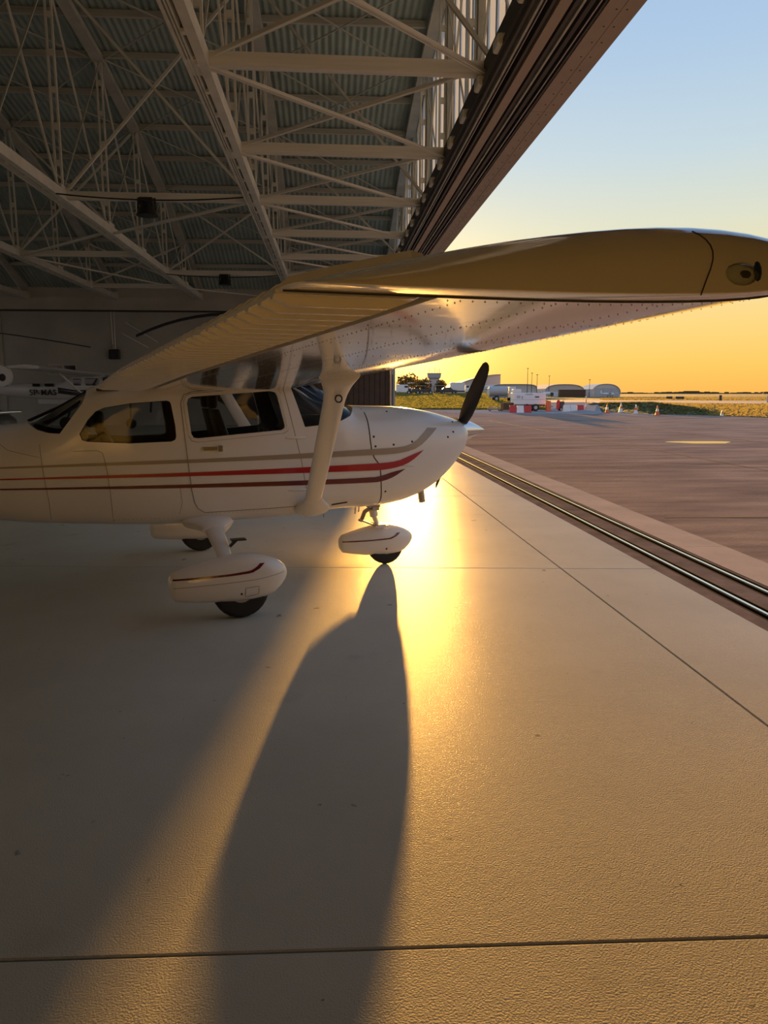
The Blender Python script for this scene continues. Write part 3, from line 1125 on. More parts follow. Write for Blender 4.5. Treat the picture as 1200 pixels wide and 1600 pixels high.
def make_wing(parent, sd):
    """sd = -1: starboard (towards the camera), +1: port"""
    fl = lambda p: (p[0], p[1] * sd, p[2])
    cs = [HINGE * .5 * (1 - math.cos(PI * i / 14)) for i in range(15)]
    ss = [0, .3, .6, 1.1, 1.6, 2.1, 2.6, 3.1, 3.6, 4.1, 4.6, 5.0, 5.415]
    rings = [[fl(wing_pt(s, c, True)) for c in cs[::-1]] + [fl(wing_pt(s, c, False)) for c in cs[1:]] for s in ss]
    wing = MB().loft(rings).build('wing', M_SKIN, parent, 40)
    # ribbed flap and aileron
    for nm, s0, s1 in (('flap', .62, 2.68), ('aileron', 2.70, 5.40)):
        pitch = .098
        k = int(round((s1 - s0) / pitch))
        prof = ((0, 0), (.52, 0), (.62, 1), (.78, 1), (.88, 0))
        sl = [(s0 + (s1 - s0) * (i + q) / k, b) for i in range(k) for q, b in prof] + [(s1, 0)]
        cc = [HINGE + .012, HINGE + .035, .82, .88, .94, .975, 1.0]
        rings = []
        for s, b in sl:
            amp = .019 * b
            up = [wing_pt(s, c, True, .002 + amp * (1 if c < 1 else .1)) for c in cc]
            lo = [wing_pt(s, c, False, -.002 - amp * (.15 if c < .79 else 1 if c < 1 else .35)) for c in cc]
            up[0] = (up[0][0] - .004, up[0][1], up[0][2] - .012)
            lo[0] = (lo[0][0] - .004, lo[0][1], lo[0][2] + .012)
            rings.append([fl(p) for p in up[::-1] + lo])
        MB().loft(rings).build(nm, M_FLAP, wing)
    # moulded wing tip: upper skin rolls over to a sharp lower edge
    cs2 = [.5 * (1 - math.cos(PI * i / 22)) for i in range(23)]
    rings = []
    for k in range(11):
        a = PI / 2 * k / 10
        s = 5.415 + .085 * math.sin(a) ** .9
        xle, xte, zle, zte = wing_line(s)
        sh = 1 - math.cos(a)
        xle -= .03 * sh
        xte += .03 * sh
        ch = xle - xte
        up, lo = [], []
        for c in cs2:
            u, l = naca(c, tu=thick(s))
            bz = zle + (zte - zle) * c
            lowz = bz + ch * l + .004 * sh
            up.append((xle - ch * c, s, lowz + (ch * (u - l)) * max(.012, math.cos(a) ** .75)))
            lo.append((xle - ch * c, s, lowz))
        rings.append([fl(p) for p in up[::-1] + lo[1:-1]])
    tip = MB().loft(rings).build('wing_tip', M_TIP, wing, 50)
    # position lamp let into the front of the tip
    lx, ls, lz = .455, 5.478, 1.962
    MB().sphere((lx + .040, ls * sd - sd * .010, lz + .002), (.024, .036, .040), 16, 10).build('lamp_socket', M_NAVB, wing, 60)
    MB().sphere((lx - .005, ls * sd + .008 * sd, lz - .003), (.052, .032, .027), 16, 10).build('position_lamp', M_LENS, wing, 60)
    MB().sphere((lx + .005, ls * sd + .004 * sd, lz - .003), (.034, .020, .017), 14, 8).build('lamp_bulb', M_CHROME, wing, 60)
    # rivet lines on the underside
    rv_ = MB()
    for c in (.10, .30, .52, .70):
        s = .7
        while s < 5.36:
            p = fl(wing_pt(s, c, False, -.0005))
            rv_.add([(p[0] + .0028 * math.cos(q), p[1] + .0028 * math.sin(q), p[2]) for q in (0, 1.57, 3.14, 4.71)] + [(p[0], p[1], p[2] - .002)], [(0, 1, 4), (1, 2, 4), (2, 3, 4), (3, 0, 4)])
            s += .035
    for s in (1.0, 1.5, 2.0, 2.5, 3.0, 3.5, 4.0, 4.5, 4.95, 5.38):
        c = .04
        while c < .73:
            p = fl(wing_pt(s, c, False, -.0005))
            rv_.add([(p[0] + .0028 * math.cos(q), p[1] + .0028 * math.sin(q), p[2]) for q in (0, 1.57, 3.14, 4.71)] + [(p[0], p[1], p[2] - .002)], [(0, 1, 4), (1, 2, 4), (2, 3, 4), (3, 0, 4)])
            c += .022
    stuff(rv_.build('rivets', M_SEAL, wing))
    # skin lap along the tip joint
    lap = [fl(wing_pt(5.43, c, False, -.001)) for c in cs2[1:-1]]
    MB().tube(lap, .0025, 5).build('tip_joint', M_SEAM, wing)
    # moulding seam round the lamp fairing
    seam = []
    for k in range(9):
        a = PI / 2 * (.34 + .66 * k / 8)
        s = 5.415 + .085 * math.sin(a) ** .9
        xle, xte, zle, zte = wing_line(s)
        ch = xle - xte
        xx = .335 + .035 * math.sin(PI * k / 8)
        c = (xle - xx) / ch
        u, l = naca(c, tu=thick(s))
        seam.append(fl((xx, s + .002, zle + (zte - zle) * c + ch * l + ch * (u - l) * max(.012, math.cos(a) ** .75))))
    MB().tube(seam, .0014, 5).build('tip_seam', M_SEAM, wing)
    # strut
    a, b = Vector((.775, .565, .72)), Vector((.445, 2.5, 1.80))
    rings = []
    for t in (0, .03, .06, .5, .86, .9, .94, .97, 1.0):
        p = a.lerp(b, t)
        k = 1 + (max(0, t - .86) / .14) ** 2 * .9
        kk = 1 + (max(0, t - .86) / .14) ** 2 * 1.2
        rings.append([(p.x + .068 * k * math.cos(q) - (.0 if math.cos(q) > 0 else .012), (p.y + .022 * kk * math.sin(q) * .55) * sd, p.z + .026 * kk * math.sin(q) + max(0, t - .9) * .1) for q in np.linspace(0, 2 * PI, 24, endpoint=False)])
    st_ = MB().loft(rings).build('wing_strut', M_WHITE, parent, 50)
    rings = []
    for t, k in ((-.035, 2.3), (-.01, 2.05), (.02, 1.6), (.05, 1.25), (.075, 1.05)):
        p = a.lerp(b, t)
        rings.append([(p.x + .072 * k * math.cos(q), (p.y + .028 * k * math.sin(q) * .6) * sd, p.z + .034 * k * math.sin(q)) for q in np.linspace(0, 2 * PI, 24, endpoint=False)])
    MB().loft(rings).build('strut_cuff', M_WHITE, st_, 60)
    # tie-down ring near the top of the strut
    q0 = a.lerp(b, .885)
    ringp = [(q0.x + .022 * math.cos(q) + .0, (q0.y + .058) * sd, q0.z - .012 + .022 * math.sin(q)) for q in np.linspace(0, 2 * PI, 15)]
    MB().tube(ringp, .005, 6, False).build('tie_down_ring', M_BLACK, st_, 60)
    return wing


def pant_shape(prof):
    """prof rows: x, z bottom, z top, half width -> rings"""
    rings = []
    for x, zb, zt, w in prof:
        zc, h = (zb + zt) / 2, (zt - zb) / 2
        rings.append([(x, w * math.copysign(abs(math.cos(q)) ** .75, math.cos(q)), zc + h * math.copysign(abs(math.sin(q)) ** .85, math.sin(q))) for q in np.linspace(0, 2 * PI, 28, endpoint=False)])
    return rings


MAIN_PANT = [(-.53, .29, .33, .03), (-.515, .20, .375, .07), (-.48, .165, .40, .085), (-.36, .15, .43, .11), (-.2, .138, .465, .13), (-.05, .132, .492, .14), (.08, .135, .49, .14), (.18, .148, .472, .133), (.26, .18, .445, .115), (.31, .225, .418, .09), (.345, .27, .385, .06), (.36, .30, .35, .03)]
NOSE_PANT = [(1.185, .235, .265, .02), (1.195, .18, .29, .05), (1.22, .145, .32, .065), (1.32, .125, .35, .085), (1.45, .105, .382, .10), (1.58, .10, .405, .108), (1.70, .098, .405, .108), (1.80, .10, .378, .10), (1.87, .135, .352, .08), (1.925, .185, .32, .055), (1.955, .23, .285, .025)]


def pant_y(prof):
    A_ = np.array(prof)

    def f(x, z):
        zb, zt, w = (np.interp(x, A_[:, 0], A_[:, k]) for k in (1, 2, 3))
        zc, h = (zb + zt) / 2, (zt - zb) / 2
        sv = min(1, abs(z - zc) / h) ** (1 / .85)
        return w * max(0, 1 - sv * sv) ** .375
    return f


def make_wheel(parent, x, y, r, w, name='tyre'):
    prof = [(r * .45, -w * .42), (r * .8, -w * .5), (r * .93, -w * .44), (r * .985, -w * .28), (r, 0), (r * .985, w * .28), (r * .93, w * .44), (r * .8, w * .5), (r * .45, w * .42)]
    t = MB().lathe(prof, (x, y, r), 'y', 28).build(name, M_RUBBER, parent, 50)
    MB().lathe([(.02, -w * .44), (r * .42, -w * .44), (r * .44, 0), (r * .42, w * .44), (.02, w * .44)], (x, y, r), 'y', 20).build('wheel_hub', M_STEEL, t, 40)
    return t


def offset_y(f, y0, side):
    return lambda x, z: f(x, z) + y0 * side


def make_main_gear(parent, sd):
    y0 = 1.29 * sd
    leg = [(-.10, .50, .60), (-.10, .72, .565), (-.095, 1.0, .50), (-.09, 1.24, .42)]
    rings = []
    for (x, y, z), k in zip(leg, (1.0, 1.0, .82, .68)):
        rings.append([(x + .078 * k * math.cos(q), (y + .012 * math.sin(q)) * sd, z + .032 * k * math.sin(q)) for q in np.linspace(0, 2 * PI, 18, endpoint=False)])
    lg = MB().loft(rings).build('gear_leg', M_WHITE, parent, 50)
    # fairing where the leg leaves the belly
    rings = []
    for y, z, hw, hh, xo in ((.40, .635, .20, .05, -.12), (.52, .612, .19, .06, -.11), (.58, .60, .13, .056, -.10), (.63, .588, .098, .045, -.10), (.70, .573, .086, .036, -.10)):
        rings.append([(xo + hw * math.cos(q) * (1.0 if math.cos(q) > 0 else 1.2), y * sd, z + hh * math.sin(q)) for q in np.linspace(0, 2 * PI, 22, endpoint=False)])
    MB().loft(rings).build('leg_fairing', M_WHITE, lg, 60)
    # boarding step
    st_ = MB().box(-.02, .10, min(.98 * sd, 1.06 * sd), max(.98 * sd, 1.06 * sd), .545, .555)
    st_.beam((.03, 1.02 * sd, .55), (-.03, 1.03 * sd, .50), .02, .02)
    st_.build('boarding_step', M_BLACK, lg)
    pm = MB()
    pm.v, pm.f = [], []
    pm.loft([[(x, y + y0, z) for x, y, z in r] for r in pant_shape(MAIN_PANT)])
    pt = pm.build('wheel_pant', M_WHITE, parent, 50)
    f = offset_y(pant_y(MAIN_PANT), 1.29, 1)
    band_on_side('pant_stripe', [(-.5, .352), (-.1, .372), (.06, .386), (.11, .41), (.135, .432)], [(-.5, .340), (-.1, .356), (.07, .368), (.13, .395), (.175, .432)], M_MAROON, pt, sd, .003, 24, f)
    ribbon('pant_seam', [(-.5, .285), (-.2, .300), (.1, .315), (.33, .345)], .004, M_SEAL, pt, sd, .0022, False, f)
    ribbon('access_door', [(.02, .18), (.02, .255), (.12, .262), (.12, .195)], .005, M_SEAL, pt, sd, .0022, True, f)
    MB().sphere((-.01, (f(-.01, .21) + .001) * sd, .21), (.009, .004, .009), 8, 6).build('fastener', M_BLACK, pt)
    make_wheel(parent, 0, y0, .215, .15)
    return lg


def make_seat(parent, x, y, top):
    b = MB().cbox(x - .22, x + .24, y - .2, y + .2, .98, 1.10, .03).build('seat', M_SEAT, parent, 30)
    rings = []
    for t, w, d in ((0, .2, .06), (.2, .21, .06), (.6, .2, .05), (.85, .17, .045), (1, .13, .04)):
        z = 1.05 + (top - .14 - 1.05) * t
        cx = x - .2 - .14 * t
        rings.append([(cx + d * math.copysign(abs(math.sin(q)) ** .6, math.sin(q)), y + w * math.copysign(abs(math.cos(q)) ** .6, math.cos(q)), z) for q in np.linspace(0, 2 * PI, 16, endpoint=False)])
    MB().loft(rings).build('backrest', M_SEAT, b, 50)
    rings = []
    for z, w, d in ((top - .13, .10, .03), (top - .11, .115, .042), (top - .05, .115, .045), (top - .01, .10, .035), (top, .07, .02)):
        rings.append([(x - .35 + d * math.sin(q), y + w * math.cos(q), z) for q in np.linspace(0, 2 * PI, 14, endpoint=False)])
    MB().loft(rings).build('headrest', M_SEAT, b, 50)
    return b


def make_cessna(loc, rz):
    A0 = empty('light_airplane', loc, rz, 'white high wing light airplane with red maroon and tan stripes standing in the foreground', 'airplane')
    fus = make_fuselage(A0, M_WHITE)
    for nm, top, bot in STRIPES:
        m = {'tan': M_TAN, 'red': M_RED, 'maroon': M_MAROON}[nm]
        for sd in (-1, 1):
            b = band_on_side('stripe', smooth_poly(top, 2, False), smooth_poly(bot, 2, False), m, fus, sd, .0042, 90)
            b['label'] = nm + ' stripe along the fuselage side'
    for sd in (-1, 1):
        # door, its window and hardware
        d = panel_on_side('door', DOOR, M_WHITE, A0, sd, .002, DOOR_W)
        ribbon('door_seam', DOOR, .007, M_SEAL, d, sd, .0026, True)
        fr = ribbon('window_frame', FRAME, .018, M_WHITE, d, sd, .0065, True)
        ribbon('window_seal', [(x * 1.0 + (.006 if x > .1 else -.006), z + (.010 if z > 1.5 else -.010)) for x, z in FRAME], .005, M_SEAL, d, sd, .003, True)
        panel_on_side('door_window', [(x, z) for x, z in DOOR_W], M_GLASS, d, sd, -.014)
        h = MB().box(-.15, -.02, min(sd * .553, sd * .575), max(sd * .553, sd * .575), 1.228, 1.258).cbox(-.035, .012, min(sd * .55, sd * .58), max(sd * .55, sd * .58), 1.215, 1.268, .005)
        h.build('door_handle', M_CHROME, d)
        for x, z in ((.69, 1.318), (.70, .86)):
            MB().sphere((x - .06, sd * side_y(x, z), z), (.10, .016, .014), 10, 6).build('door_hinge', M_WHITE, d, 60)
        panel_on_side('rear_window', REAR_W, M_GLASS, fus, sd, -.014)
        ribbon('window_edge', REAR_W, .010, M_SEAM, fus, sd, -.001, True)
        ribbon('cowl_joint', smooth_poly([(1.315, 1.571), (1.329, 1.504), (1.335, 1.3), (1.353, 1.144), (1.435, 1.042), (1.442, .898), (1.48, .68), (1.47, .64)], 1, False), .010, M_SEAM, fus, sd)
        ribbon('skin_joint', [(-1.151, 1.243), (-.972, 1.247), (-.935, 1.23), (-.922, 1.18), (-.91, 1.104), (-.892, .922), (-.88, .65)], .004, M_SEAL, fus, sd)
        ribbon('skin_joint', [(-1.39, 1.30), (-1.382, 1.145), (-1.37, 1.012), (-1.35, .831), (-1.35, .66)], .004, M_SEAL, fus, sd)
        ribbon('skin_joint', [(-1.70, 1.33), (-1.62, 1.26), (-1.40, 1.20)], .004, M_SEAL, fus, sd)
        ribbon('skin_joint', [(-.35, .94), (-.335, .80), (-.36, .70)], .004, M_SEAL, fus, sd)
        ribbon('skin_joint', [(1.435, 1.047), (1.6, 1.04), (1.78, 1.02)], .003, M_SEAL, fus, sd)
        for x, z in ((1.562, 1.527), (1.373, 1.308), (1.387, 1.221), (1.57, 1.231), (1.764, 1.253), (2.165, 1.283), (2.234, 1.329), (1.501, .798), (2.264, 1.42)):
            MB().sphere((x, sd * side_y(x, z), z), (.011, .004, .011), 8, 6).build('cowl_fastener', M_SEAM, fus)
        MB().beam((.985, sd * (side_y(.985, .696) + .004), .696), (1.135, sd * (side_y(1.135, .712) + .004), .712), .008, .012).build('air_vent', M_SEAM, fus)
        for x, z, w_ in ((-.62, .67, .5), (.25, .69, .75)):
            r2 = MB()
            k = 0
            while k < w_:
                r2.sphere((x + k - w_ / 2, sd * side_y(x + k - w_ / 2, z), z), (.004, .002, .004), 5, 3)
                k += .035
            stuff(r2.build('rivets', M_SEAL, fus))
    # windscreen and wrap-round rear light
    ws = MB()
    ws.loft([section(x, .02, 40, R(12), R(168), False) for x in np.arange(.57, 1.26, .05)], False, False, False)
    ws.build('windshield', M_GLASS, A0, 60)
    MB().loft([section(x, .02, 30, R(5), R(175), False) for x in np.arange(-1.53, -1.0, .05)], False, False, False).build('rear_windshield', M_GLASS, A0, 60)
    MB().tube([(-1.5, -.0, 1.47), (-1.25, -.0, 1.585), (-1.0, 0, 1.73)], .014, 6).build('centre_strip', M_BLACK, A0)
    # cabin
    MB().loft([[(x, -w, .70), (x, w, .70), (x, w, .76), (x, -w, .76)] for x, w in ((-1.1, .38), (-.7, .43), (0, .47), (.9, .44))]).build('cabin_floor', M_INTERIOR, A0)
    MB().loft([[(x, -.5 + e, 1.715), (x, .5 - e, 1.715), (x, .5 - e, 1.74), (x, -.5 + e, 1.74)] for x, e in ((-.95, .03), (.62, 0))]).build('headliner', M_INTERIOR, A0)
    dash = MB()
    dash.loft([[(x, .46 * math.cos(q), zb + (zt - zb) * math.sin(q) ** .6) for q in np.linspace(0, PI, 14)] for x, zb, zt in ((.66, 1.16, 1.44), (.78, 1.14, 1.50), (1.15, 1.14, 1.50), (1.22, 1.14, 1.47))])
    dash.build('instrument_panel', M_BLACK, A0, 40)
    for y in (-.23, .23):
        make_seat(A0, .33, y, 1.70)
        yk = MB().tube([(.66, y, 1.27), (.48, y, 1.29)], .012, 8)
        yk.tube([(.48, y - .12, 1.38), (.48, y - .10, 1.29), (.48, y + .10, 1.29), (.48, y + .12, 1.38)], .012, 8)
        yk.build('control_yoke', M_BLACK, A0, 60)
    for y in (-.2, .2):
        make_seat(A0, -.60, y, 1.54)
    # wings
    for sd in (-1, 1):
        make_wing(A0, sd)
        make_main_gear(A0, sd)
    # nose gear
    pn = MB().loft(pant_shape(NOSE_PANT)).build('nose_pant', M_WHITE, A0, 50)
    f = pant_y(NOSE_PANT)
    for sd in (-1, 1):
        band_on_side('pant_stripe', [(1.205, .268), (1.5, .272), (1.68, .280), (1.735, .30), (1.76, .325)], [(1.205, .256), (1.5, .260), (1.69, .267), (1.755, .29), (1.80, .325)], M_MAROON, pn, sd, .003, 24, f)
        MB().sphere((1.65, sd * f(1.65, .17), .17), (.011, .005, .011), 8, 6).build('axle_bolt', M_BLACK, pn)
    make_wheel(A0, 1.67, 0, .18, .13)
    ol = MB().tube([(1.60, 0, .36), (1.545, 0, .52)], .026, 14).build('nose_strut', M_CHROME, A0, 60)
    MB().tube([(1.555, 0, .49), (1.515, 0, .66)], .04, 14).build('strut_sleeve', M_WHITE, ol, 60)
    sc = MB()
    for y in (-.03, .03):
        sc.tube([(1.56, y, .395), (1.42, y * .6, .455)], .010, 6).tube([(1.42, y * .6, .455), (1.455, y * .8, .54), (1.53, y, .585)], .013, 6)
    sc.build('torque_link', M_STEEL, ol, 60)
    MB().tube([(1.41, -.03, .455), (1.41, .03, .455)], .014, 8).build('link_pin', M_STEEL, ol)
    MB().box(1.48, 1.60, -.055, .055, .585, .615).cbox(1.51, 1.59, -.065, -.03, .555, .60, .008).build('steering_collar', M_STEEL, ol)
    MB().box(1.53, 1.66, -.115, -.10, .39, .41).box(1.53, 1.66, .10, .115, .39, .41).box(1.56, 1.64, -.11, .11, .40, .42).build('fork', M_WHITE, ol)
    # exhaust, drains
    MB().lathe([(.034, 0), (.034, .16), (.028, .16), (.028, .01)], (0, 0, 0), 'z', 14).build('exhaust_pipe', M_STEEL, A0, 40, (2.03, -.10, .62)).rotation_euler = (0, R(-8), 0)
    for x, y in ((1.26, -.3), (.93, -.38), (1.33, -.2)):
        MB().tube([(x, y, .64), (x - .005, y, .575)], .005, 6).build('drain_tube', M_STEEL, A0)
    # propeller and spinner
    HUB = (2.49, 0, 1.325)
    sp = MB().lathe([(.125, -.05), (.123, .0), (.106, .06), (.078, .13), (.046, .20), (.020, .25), (.004, .275)], HUB, 'x', 28).build('spinner', M_SPIN, A0, 30)
    MB().lathe([(.132, -.06), (.132, -.05)], HUB, 'x', 28).build('spinner_backplate', M_STEEL, sp)
    ang = math.atan2(.64, -.56)
    for k in (0, 1):
        a = ang + PI * k
        e1 = Vector((0, math.cos(a), math.sin(a)))
        e2 = Vector((0, -math.sin(a), math.cos(a)))
        rings = []
        for r, ch, th, tw in ((.06, .07, .05, 62), (.13, .10, .036, 50), (.25, .135, .026, 40), (.42, .152, .020, 30), (.6, .148, .015, 24), (.74, .128, .011, 20), (.82, .10, .008, 18), (.855, .06, .005, 18), (.865, .02, .003, 18)):
            c, s_ = math.cos(R(tw)), math.sin(R(tw))
            ring = []
            for q in np.linspace(0, 2 * PI, 14, endpoint=False):
                u, w_ = ch / 2 * math.cos(q), th / 2 * math.sin(q)
                p = Vector(HUB) + Vector((-.01, 0, 0)) + e1 * r + e2 * (u * c - w_ * s_) + Vector((1, 0, 0)) * (u * s_ + w_ * c)
                ring.append(p)
            rings.append(ring)
        MB().loft(rings).build('propeller_blade', M_BLACK, sp, 60)
    # tail
    for sd in (-1, 1):
        rings = []
        for y, xl, xt, th in ((.03, -4.35, -5.35, .10), (.9, -4.5, -5.3, .08), (1.6, -4.65, -5.25, .05), (1.68, -4.75, -5.2, .02)):
            rings.append([(xl + (xt - xl) * (1 - math.cos(q)) / 2, y * sd, 1.22 + th / 2 * math.sin(q) * (1 if math.cos(q) > -.7 else .5)) for q in np.linspace(0, 2 * PI, 20, endpoint=False)])
        MB().loft(rings).build('tailplane', M_WHITE, A0, 60)
    rings = []
    for z, xl, xt, th in ((1.25, -3.7, -5.35, .09), (1.5, -4.2, -5.42, .08), (2.4, -4.95, -5.7, .05), (2.6, -5.1, -5.75, .02)):
        rings.append([(xl + (xt - xl) * (1 - math.cos(q)) / 2, th / 2 * math.sin(q), z) for q in np.linspace(0, 2 * PI, 20, endpoint=False)])
    MB().loft(rings).build('fin', M_WHITE, A0, 60)
    return A0


make_cessna((-1.0725, 6.779, 0), R(20.5 - YAW))

# ================================================================ THINGS AT THE BACK OF THE HANGAR
def text_part(s, size, name, m, parent, loc, rot, ext=.004):
    cu = bpy.data.curves.new(name, 'FONT')
    cu.body = s
    cu.size = size
    cu.extrude = ext
    cu.align_x = 'CENTER'
    cu.offset = size * .004
    cu.space_character = 1.12
    t = bpy.data.objects.new(name, cu)
    COL.objects.link(t)
    dg = bpy.context.evaluated_depsgraph_get()
    me = bpy.data.meshes.new_from_object(t.evaluated_get(dg))
    bpy.data.objects.remove(t)
    me.materials.clear()
    me.materials.append(m)
    o = link(name, me, parent, loc)
    o.rotation_euler = rot
    return o


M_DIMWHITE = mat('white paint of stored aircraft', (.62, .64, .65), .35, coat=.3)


def stored_airplane():
    """white utility airplane, nose to the right, seen from its right side; local x = nose, y = left"""
    px, py = at(90, 36.0)
    r = empty('utility_airplane', (px, py, 0), R(-YAW - 4), 'white high wing airplane lettered SP-MAS parked against the far hangar wall', 'airplane')
    prof = [(-3.4, 1.75, 2.05, .10), (-2.2, 1.58, 2.12, .25), (-1.0, 1.45, 2.18, .42), (.0, 1.38, 2.20, .52), (.9, 1.35, 2.24, .56), (1.4, 1.34, 2.48, .56), (2.0, 1.34, 2.56, .56), (2.7, 1.36, 2.52, .54), (3.3, 1.40, 2.12, .50), (4.3, 1.50, 2.02, .42), (4.9, 1.60, 1.96, .30), (5.0, 1.70, 1.88, .18)]
    rings = [[(x, w * math.copysign(abs(math.cos(q)) ** .6, math.cos(q)), (a + b) / 2 + (b - a) / 2 * math.copysign(abs(math.sin(q)) ** .6, math.sin(q))) for q in np.linspace(0, 2 * PI, 24, endpoint=False)] for x, a, b, w in prof]
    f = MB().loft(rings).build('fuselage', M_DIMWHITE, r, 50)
    for x0, x1, z0, z1 in ((-.5, -.12, 2.0, 2.14), (.1, .6, 2.0, 2.14), (1.5, 1.9, 2.05, 2.36), (2.1, 2.75, 2.05, 2.38)):
        MB().cbox(x0, x1, -.585, -.50, z0, z1, .03).build('cabin_window', M_WINDOW, f)
    text_part('SP-MAS', .38, 'registration_lettering', M_BLACK, f, (-.0, -.56, 1.60), (PI / 2, 0, 0), .02)
    for dz, l in ((0, 1.0), (-.10, .9), (-.18, .7)):
        MB().loft([[(x, -.56 - .01, z0 + dz), (x, -.575, z0 + dz + h), (x, -.5, z0 + dz + h), (x, -.5, z0 + dz)] for x, z0, h in ((.75, 1.86, .10), (1.6, 1.76, .07), (2.6, 1.80, .05), (4.0, 1.86, .03))]).build('stripe', M_BLACK, f)
    for sd in (-1, 1):
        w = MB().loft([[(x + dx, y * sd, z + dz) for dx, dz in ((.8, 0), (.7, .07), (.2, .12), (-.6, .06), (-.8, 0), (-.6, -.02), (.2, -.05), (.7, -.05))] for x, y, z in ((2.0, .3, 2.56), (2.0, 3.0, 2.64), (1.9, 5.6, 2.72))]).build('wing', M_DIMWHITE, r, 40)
        MB().tube([(2.1, .55 * sd, 1.5), (1.9, 2.6 * sd, 2.58)], .05, 10).build('wing_strut', M_DIMWHITE, r, 60)
        MB().tube([(1.4, .4 * sd, 1.45), (1.4, 1.2 * sd, .35)], .05, 10).build('gear_leg', M_DARKV, r, 60)
        MB().lathe([(.1, -.09), (.28, -.09), (.3, 0), (.28, .09), (.1, .09)], (1.4, 1.25 * sd, .3), 'y', 18).build('tyre', M_RUBBER, r, 40)
        MB().loft([[(x + dx, y * sd, z + dz) for dx, dz in ((.4, 0), (.1, .05), (-.5, 0), (.1, -.05))] for x, y, z in ((-3.0, .05, 2.0), (-3.1, 1.9, 2.02))]).build('tailplane', M_DIMWHITE, r)
    MB().loft([[(x, y, 1.18 + z) for y, z in ((-.3, 0), (.3, 0), (.34, .12), (.3, .24), (-.3, .24), (-.34, .12))] for x in (-.4, 1.2)]).build('belly_pod', M_DIMWHITE, r, 40)
    MB().loft([[(x, y, z) for x, y, z in ((a, -.05, zz), (b, -.05, zz), (b, .05, zz), (a, .05, zz))] for a, b, zz in ((-2.2, -3.4, 2.0), (-2.9, -3.7, 2.95), (-3.0, -3.6, 3.1))]).build('fin', M_DIMWHITE, r)
    MB().tube([(4.0, 0, 1.5), (4.0, 0, .4)], .05, 10).build('nose_leg', M_DARKV, r)
    MB().lathe([(.1, -.08), (.23, -.08), (.25, 0), (.23, .08), (.1, .08)], (4.0, 0, .25), 'y', 18).build('nose_tyre', M_RUBBER, r, 40)
    MB().lathe([(.2, 0), (.18, .15), (.05, .35)], (5.0, 0, 1.79), 'x', 14).build('spinner', M_DARKV, r, 40)
    for s in (-1, 1):
        MB().beam((5.1, 0, 1.79), (5.1, .3 * s, 1.79 + 1.0 * s), .04, .16).build('propeller_blade', M_BLACK, r)
    MB().cbox(2.9, 3.35, -.48, .48, 2.22, 2.44, .04).build('engine_cover', M_DARKV, r)


stored_airplane()


